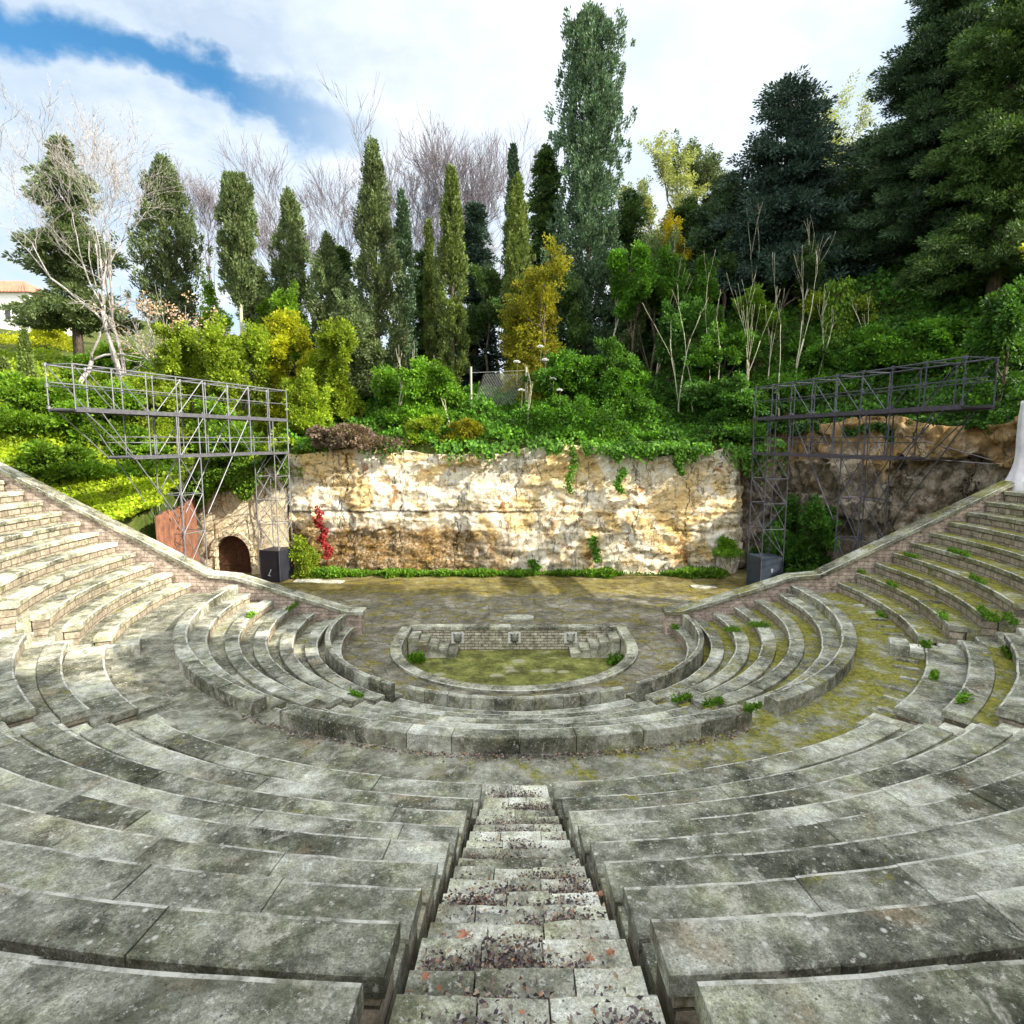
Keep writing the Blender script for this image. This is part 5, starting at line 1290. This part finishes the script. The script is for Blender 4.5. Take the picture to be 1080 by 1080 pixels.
n = 9000; a = rng.random(n); px_ = 14.0 + a * 14; py_ = np.interp(px_, [14, 17.2, 19, 22, 25.5, 28.5], [14.6, 14.8, 12, 9.1, 6.5, 3]); kk = np.array([fbm(q * .6, 1.1, 0) for q in px_])
P = np.stack([px_, py_ - .3 * rng.random(n) + .8 * rng.random(n) ** 2, 9.1 + .5 * np.array([fbm(q * .8, 7.7, 2) for q in px_]) - np.clip(.5 + 1.6 * kk, .2, 2.5) * rng.random(n) ** 1.2], 1); D = np.stack([-.3 + rng.normal(0, .4, n), -.5 + rng.normal(0, .3, n), -.7 + rng.normal(0, .3, n)], 1)
tag(link('cliff_top_ivy', leaves_mesh('cliff_top_ivy', P, D, .26, .11, L['ivy_dark'])), kind='stuff')
# thin creepers down the quarry face
for i, (px, ya, yb, lb) in enumerate(((603, 470, 520, 'thin ivy strand hanging down the quarry wall left of its middle'), (655, 492, 520, 'short green creeper on the upper quarry wall'), (718, 475, 500, 'short ivy strand at the upper right of the quarry wall'), (628, 565, 592, 'small fern growing from a crack low in the quarry wall'), (563, 590, 602, 'low creeper at the foot of the quarry wall'))):
    p = at(px, ya, 35.2); q = at(px, yb, 35.2); n = 420; f = rng.random(n)
    P = np.stack([p.x + rng.normal(0, .12, n) + .15 * np.sin(f * 6 + i), np.full(n, QY - .45) + rng.normal(0, .06, n), p.z + (q.z - p.z) * f], 1)
    me = leaves_mesh('creeper', P, unit(n) * .7 + np.array([0, -.3, -.6]), .17, .065, L['ivy']); o = link('creeper', me); c = (p.x, QY - .45, q.z); shift(o, c); o.location = c; tag(o, lb, 'creeper', 'creepers on the quarry wall')
p = at(333, 535, 35); q = at(345, 588, 35); n = 420; f = rng.random(n) ** .9
P = np.stack([p.x + (q.x - p.x) * f + rng.normal(0, .10, n) * (1.2 - .3 * f) + .16 * np.sin(f * 17), np.full(n, QY - .5) + rng.normal(0, .1, n), p.z + (q.z - p.z) * f + rng.normal(0, .08, n)], 1)
o = link('red_creeper', leaves_mesh('red_creeper', P, unit(n) * .7 + np.array([0, -.3, -.6]), .2, .08, L['red'])); c = (q.x, QY - .5, q.z); shift(o, c); o.location = c
tag(o, 'bright red creeper climbing the left part of the quarry wall', 'creeper', 'creepers on the quarry wall')
# grass strip at the wall foot
n = 15000; x = rng.uniform(-12.6, 12.8, n); w = np.array([fbm(q * .5, 9.3, 0) for q in x]); ok = rng.random(n) < np.clip(.75 + w * 1.5, 0.05, 1); x = x[ok]; w = w[ok]
P = np.stack([x, QY - .35 - rng.random(len(x)) * np.clip(.7 + w, .3, 1.1), rng.random(len(x)) * np.clip(.28 + .35 * w, .08, .5)], 1)
tag(link('wall_foot_grass', leaves_mesh('wall_foot_grass', P, unit(len(x)) * .7 + np.array([0, -.2, .7]), .2, .06, L['weed'])), kind='stuff')
# white flower heads
for i, (px, py) in enumerate(((545, 382), (550, 412), (575, 380), (583, 400), (570, 366), (590, 412))): 
    p = at(px, py, 39); t = thing('white_flower', 'cream umbrella shaped flower head in the hillside ivy', 'flower', (p.x, p.y, p.z - .8), 'cream flower heads above the quarry wall')
    m = MB(); m.bar((0, 0, -.6), (.05, 0, .75), .007, 4); m.build('stalk', M['bark_sap'], t)
    u = unit(90); P = np.stack([u[:, 0] * .17, u[:, 1] * .17, .78 + .08 * np.abs(u[:, 2])], 1); link('flower_head', leaves_mesh('flower_head', P, u + np.array([0, 0, 1.0]), .09, .04, M['plaque']), t)

# weeds on the benches
def weed(label, x, y, z, w, d, n, h=.17, mat='weed', along=True):
    """a line of small plants following the joint it grows from"""
    f = rng.random(n) ** .8 - .5; dn = .5 + .5 * np.abs(np.sin(f * 9 + x)); k = rng.uniform(.4, 1.0, n) * dn
    P = np.stack([f * w * 1.25, np.clip(rng.normal(0, .5, n), -1, 1) * d * .30 * dn, rng.random(n) * h * k], 1)
    o = link('weed', leaves_mesh('weed', P, unit(n) * .8 + np.array([0, 0, .6]), h * .62 * k + .02, h * .15, L[mat])); o.location = (x, y, z)
    if along: o.rotation_euler = (0, 0, math.atan2(x, -y))
    tag(o, label, 'weed', 'weeds on the stones'); return o
def surf(x, y):                       # height of the built ground under a point
    r = math.hypot(x, y); p = abs(math.degrees(math.atan2(x, -y)))
    if y > WY or r < 6.6: return 0.0
    if r < 11.7:
        z = 0.0
        for ra, rb, zs, zf in LOW:
            if r >= ra: z = zs
            if r >= rb: z = zs - .1
        if r > 11.3: z = 2.2
        return z
    if r < R0: return ZW
    t = .72 if p > 63 else .88; k = min(12, int((r - R0) / t)); return (UZA if p > 63 else UZ)[k]
def hit(px, py):
    u, w_ = ray(px, py); F = 4.0
    while F < 40:
        x, y, z = CXO + u * F, CY + F, CH + w_ * F
        if z <= surf(x, y) + .01: return x, y, surf(x, y)
        F += .02
    return x, y, 0
def wk(px, py, k): return hit(px, py)
for px, py, k, w, d, n, lb in ((870, 581, 6, 1.5, .5, 1300, 'largest bright green weed patch on the mossy right benches'), (1012, 584, 8, .9, .4, 600, 'weed patch highest up on the mossy right benches'), (815, 612, 4, .9, .3, 420, 'weed patch on the right benches below the largest one'), (838, 610, 4, .8, .3, 420, 'weed tuft at the left end of a low mossy bench'), (1065, 660, 4, .8, .4, 380, 'weed tuft on the right benches near the picture edge'), (1040, 650, 3, 1.0, .35, 500, 'weed row along a bench above the right stair head'), (975, 690, 1, .35, .5, 260, 'weeds at the foot of the right stair block'), (1048, 668, 2, .5, .3, 260, 'small weed at the bench end above the right stairs')):
    x, y, z = wk(px, py, k); weed(lb, x, y, z, w, d, n)
for i, (px, py, w, n, lb) in enumerate(((905, 603, .7, 260, 'weed on the second bench line right of the largest weed patch'), (940, 625, .6, 240, 'small weed midway along a mossy right bench'), (960, 598, .6, 240, 'weed on a mossy bench between the largest patch and the picture edge'), (1030, 622, .8, 300, 'weed patch on the right benches above the stair head'), (995, 655, .5, 220, 'weed close to the end of a right bench riser'), (1062, 690, .6, 240, 'weed in the foot space at the right picture edge'), (930, 650, .5, 200, 'weed at the foot of the first mossy bench'), (985, 715, .35, 200, 'weed in the foot space of the short middle right block'), (1015, 740, .35, 180, 'weed below the curve of the middle right bench'))):
    x, y, z = wk(px, py, 0); weed(lb, x, y, z, w, .3, n)
for px, py, z, w, d, n, lb in ((800, 660, 1.2, .35, 1.4, 500, 'weeds growing along the foot space of the right lower block'), (772, 668, .95, .3, 1.1, 400, 'weed strip between two curved benches on the right'), (712, 672, .4, .35, .5, 300, 'weed tuft by the end of the right wing wall'), (718, 738, .7, .5, .3, 300, 'low weed at the near end of the right curved benches'), (752, 742, 1.0, .5, .3, 300, 'weed at the right end of the central lower benches'), (793, 748, 1.3, .4, .25, 250, 'weed under the outer backrest on the right'), (265, 657, 1.3, .5, .4, 260, 'small weed on the left curved benches'), (310, 640, 1.2, .9, .3, 300, 'weed strip along the top of the left curved benches'), (375, 733, .7, .4, .25, 260, 'weed at the near end of the left inner bench')):
    x, y, z = hit(px, py); weed(lb, x, y, z - .03, w, d, n)
for px, py, lb in ((439, 694, 'leafy fern on the left steps of the pool'), (649, 696, 'leafy fern beside the right steps of the pool')):
    x, y = gp(px, py, -.75); weed(lb, x, y, PB + .02, .5, .8, 500, .36, along=False)
x, y = gp(612, 686, PB); m = MB(); nn = 9
for i in range(nn):
    for j in range(nn): m.v.append(((i / 8 - .5) * .5, (j / 8 - .5) * .3, .06 + .09 * abs(fbm(i * .5, j * .5, 4))))
for i in range(nn - 1):
    for j in range(nn - 1): a = i * nn + j; m.f.append((a, a + nn, a + nn + 1, a + 1)); m.m.append(0)
o = m.build('litter_scrap', M['scrap']); o.location = (x, y - .2, PB + .02); tag(o, 'small crumpled red and white scrap under the right pool spout', 'litter')

# fallen leaves on the central stairs
SP = []
for k in range(10):
    zt = UZ[k]; nxt = UZ[k + 1]
    for (ra, rb, z) in ((R0 + TR * k - 0.40, R0 + TR * k + 0.03, zt - 0.25 - (nxt - zt) * .5 + (.12 if k == 0 else 0)), (R0 + TR * k + 0.06, R0 + TR * k + 0.46, zt - 0.25)):
        n = 130 + int(24 * k)
        for c in range(7 + k // 2):
            h_ = ang_mid(ra)[1] * ra; cx = random.uniform(-h_, h_); q = random.random() ** .35; cr = ra + (rb - ra) * (.25 + .75 * q)
            for i in range(int(n / 1.5 * random.uniform(.1, 1.9))):
                x = cx + random.gauss(0, .14); r = min(rb - .01, cr + random.gauss(0, .08))
                if abs(x) < h_ - .03 and r > ra + .01: SP.append((x, -r, z + .02 + abs(random.gauss(0, .018))))
P = np.array(SP); n = len(P); D = unit(n) * np.array([1, 1, .5]); k = rng.uniform(.55, 1.25, n)
V = leaves_mesh('fallen_leaves', P, D, .040 * k, .0125 * k, M['dead'], fold=.6); tag(link('fallen_leaves', V), kind='stuff')
# lay leaves flat: a second, flatter generation along the walkway edge
n = 900; a = rng.uniform(-.55, .45, n); r = 11.75 + np.abs(rng.normal(0, .12, n)); P = np.stack([r * np.sin(a), -r * np.cos(a), np.full(n, ZW + .03)], 1)
tag(link('walkway_leaf_litter', leaves_mesh('walkway_leaf_litter', P, unit(n) * np.array([1, 1, .3]), .06, .02, M['dead'])), kind='stuff')
# larger orange leaves lying on the steps
def maple(px, py, k, b, lb, sz=.075):
    sz *= .68
    z = UZ[k] - .25 + (0 if b else -(UZ[k + 1] - UZ[k]) * .5) + .045; x, y = gp(px, py, z)
    m = MB(); pts = []; prof = [1, .45, .8, .4, .7, .3, .28, .3, .7, .4, .8, .45]
    for i, r in enumerate(prof): t_ = 2 * math.pi * i / 12; pts.append((sz * r * math.cos(t_), sz * r * math.sin(t_), .012 * math.sin(i * 1.9)))
    m.add([(0, 0, .012)] + pts + [(0, 0, .007)] + [(a_, b_, c_ - .004) for a_, b_, c_ in pts], [(0, 1 + i, 1 + (i + 1) % 12) for i in range(12)] + [(13, 14 + (i + 1) % 12, 14 + i) for i in range(12)])
    m.bar((-sz * .25, 0, .008), (-sz * 1.0, .01, .01), .003, 4)
    o = m.build('dry_leaf', M['maple']); o.location = (x, y, z + .02); o.rotation_euler = (random.uniform(-.25, .25), random.uniform(-.25, .25), random.uniform(0, 6)); tag(o, lb, 'leaf', 'orange dry leaves on the central stairs')
maple(490, 988, 7, True, 'largest orange dry leaf on the left half of the central stairs', .10)
maple(644, 1008, 7, False, 'orange dry leaf on the right half of the central stairs', .07)
maple(622, 1012, 7, False, 'red brown dry leaf left of the orange one on the stairs', .065)
maple(632, 945, 6, False, 'small orange leaf in the dark leaf heap at the right stair edge', .07)
maple(449, 1033, 8, False, 'small orange leaf near the lower left of the central stairs', .055)

# ------------------------------------------------------------------ sky and sun
SUN_AZ = Vector((0.93, -0.36, 0)).normalized(); EL = R_(31)
w = bpy.data.worlds.new('World'); sc.world = w; w.use_nodes = True; nt = w.node_tree; nt.nodes.clear()
T = NT.__new__(NT); T.t = nt; T._pos = None
out = T.n('ShaderNodeOutputWorld'); bg = T.n('ShaderNodeBackground'); T.l(bg.outputs[0], out.inputs[0])
sky = T.n('ShaderNodeTexSky', sky_type='NISHITA'); sky.sun_disc = False; sky.sun_elevation = EL; sky.sun_rotation = math.atan2(SUN_AZ.x, SUN_AZ.y)
tc = T.n('ShaderNodeTexCoord'); D_ = tc.outputs['Generated']
def dirv(px, py): 
    u, z = ray(px, py); return Vector((u, 1, z)).normalized()
nrm = dirv(-20, 0).cross(dirv(335, 122)).normalized()
def dot(vec, c):
    x = T.n('ShaderNodeVectorMath', operation='DOT_PRODUCT'); T.l(vec, x.inputs[0]); x.inputs[1].default_value = c; return x.outputs['Value']
sx, sy, sz = T.xyz(D_)
zz = T.math('ADD', T.math('MAXIMUM', sz, 0.0), 0.25)
cv = T.n('ShaderNodeCombineXYZ'); T.l(T.math('DIVIDE', sx, zz), cv.inputs[0]); T.l(T.math('DIVIDE', sy, zz), cv.inputs[1])
CVv = cv.outputs[0]
n1 = T.noise(1.4, 7, 0.55, vec=CVv, dist=0.4); n2 = T.noise(3.4, 8, 0.6, vec=CVv); n3 = T.noise(6.5, 6, 0.55, vec=D_)
bandd = T.math('ADD', dot(D_, nrm), T.math('ADD', T.math('MULTIPLY', T.math('SUBTRACT', n3, 0.5), 0.13), T.math('MULTIPLY', T.math('SUBTRACT', n2, .5), .10)))
along = dot(D_, dirv(90, 60)); 
gap = T.math('MULTIPLY', T.ramp(T.math('ABSOLUTE', bandd), (0.008, 1.0), (0.036, 0.0), interp='EASE'), T.mapr(along, 0.93, 0.99))
extra = T.math('MULTIPLY', T.ramp(n2, (0.44, 0.0), (0.60, 0.42)), T.mapr(sx, 0.25, -0.35))
blue = T.math('MAXIMUM', gap, extra)
skyc = T.mix(1.0, sky.outputs[0], (0.38, 0.80, 0.98), 'MULTIPLY')
shade = T.math('ADD', T.math('MULTIPLY', n1, 0.6), T.math('MULTIPLY', n2, 0.4))
cloud = T.ramp(shade, (0.36, (3.1, 3.8, 4.6)), (0.50, (4.4, 4.8, 5.2)), (0.62, (5.4, 5.5, 5.6)))
glow = T.mapr(dot(D_, dirv(900, 60)), 0.55, 1.0, 1.0, 1.12)
cloud = T.mix(1.0, cloud, glow, 'MULTIPLY')
cloud = T.mix(1.0, cloud, T.mapr(T.math('ADD', T.math('MULTIPLY', sy, -1.0), T.math('MULTIPLY', sz, 0.9)), 0.0, 1.0, 1.0, 2.6), 'MULTIPLY')  # unseen sky overhead and behind the camera boosted as added fill light
cloud = T.mix(T.mapr(sy, 0.2, -0.5), cloud, T.mix(1.0, cloud, (1.06, 1.0, 0.93), 'MULTIPLY'), 'MIX')   # warm tint added to the unseen clouds behind the camera
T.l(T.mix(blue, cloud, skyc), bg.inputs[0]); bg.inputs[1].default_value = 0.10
sd = bpy.data.lights.new('sun', 'SUN'); sd.energy = 5.0; sd.angle = R_(.6); sd.color = (1.0, .93, .80)
so = bpy.data.objects.new('sun', sd); COL.objects.link(so)
sv = Vector((SUN_AZ.x * math.cos(EL), SUN_AZ.y * math.cos(EL), math.sin(EL))); so.rotation_euler = sv.to_track_quat('Z', 'Y').to_euler(); so.location = sv * 60

# ------------------------------------------------------------------ render settings
vs_ = sc.view_settings; vs_.view_transform = 'Standard'; vs_.look = 'None'; vs_.exposure = 1.1; vs_.gamma = 1
cy = sc.cycles; cy.max_bounces = 5; cy.diffuse_bounces = 3; cy.glossy_bounces = 2; cy.transmission_bounces = 2; cy.transparent_max_bounces = 4
cy.use_denoising = True; cy.use_adaptive_sampling = True; cy.adaptive_threshold = 0.02
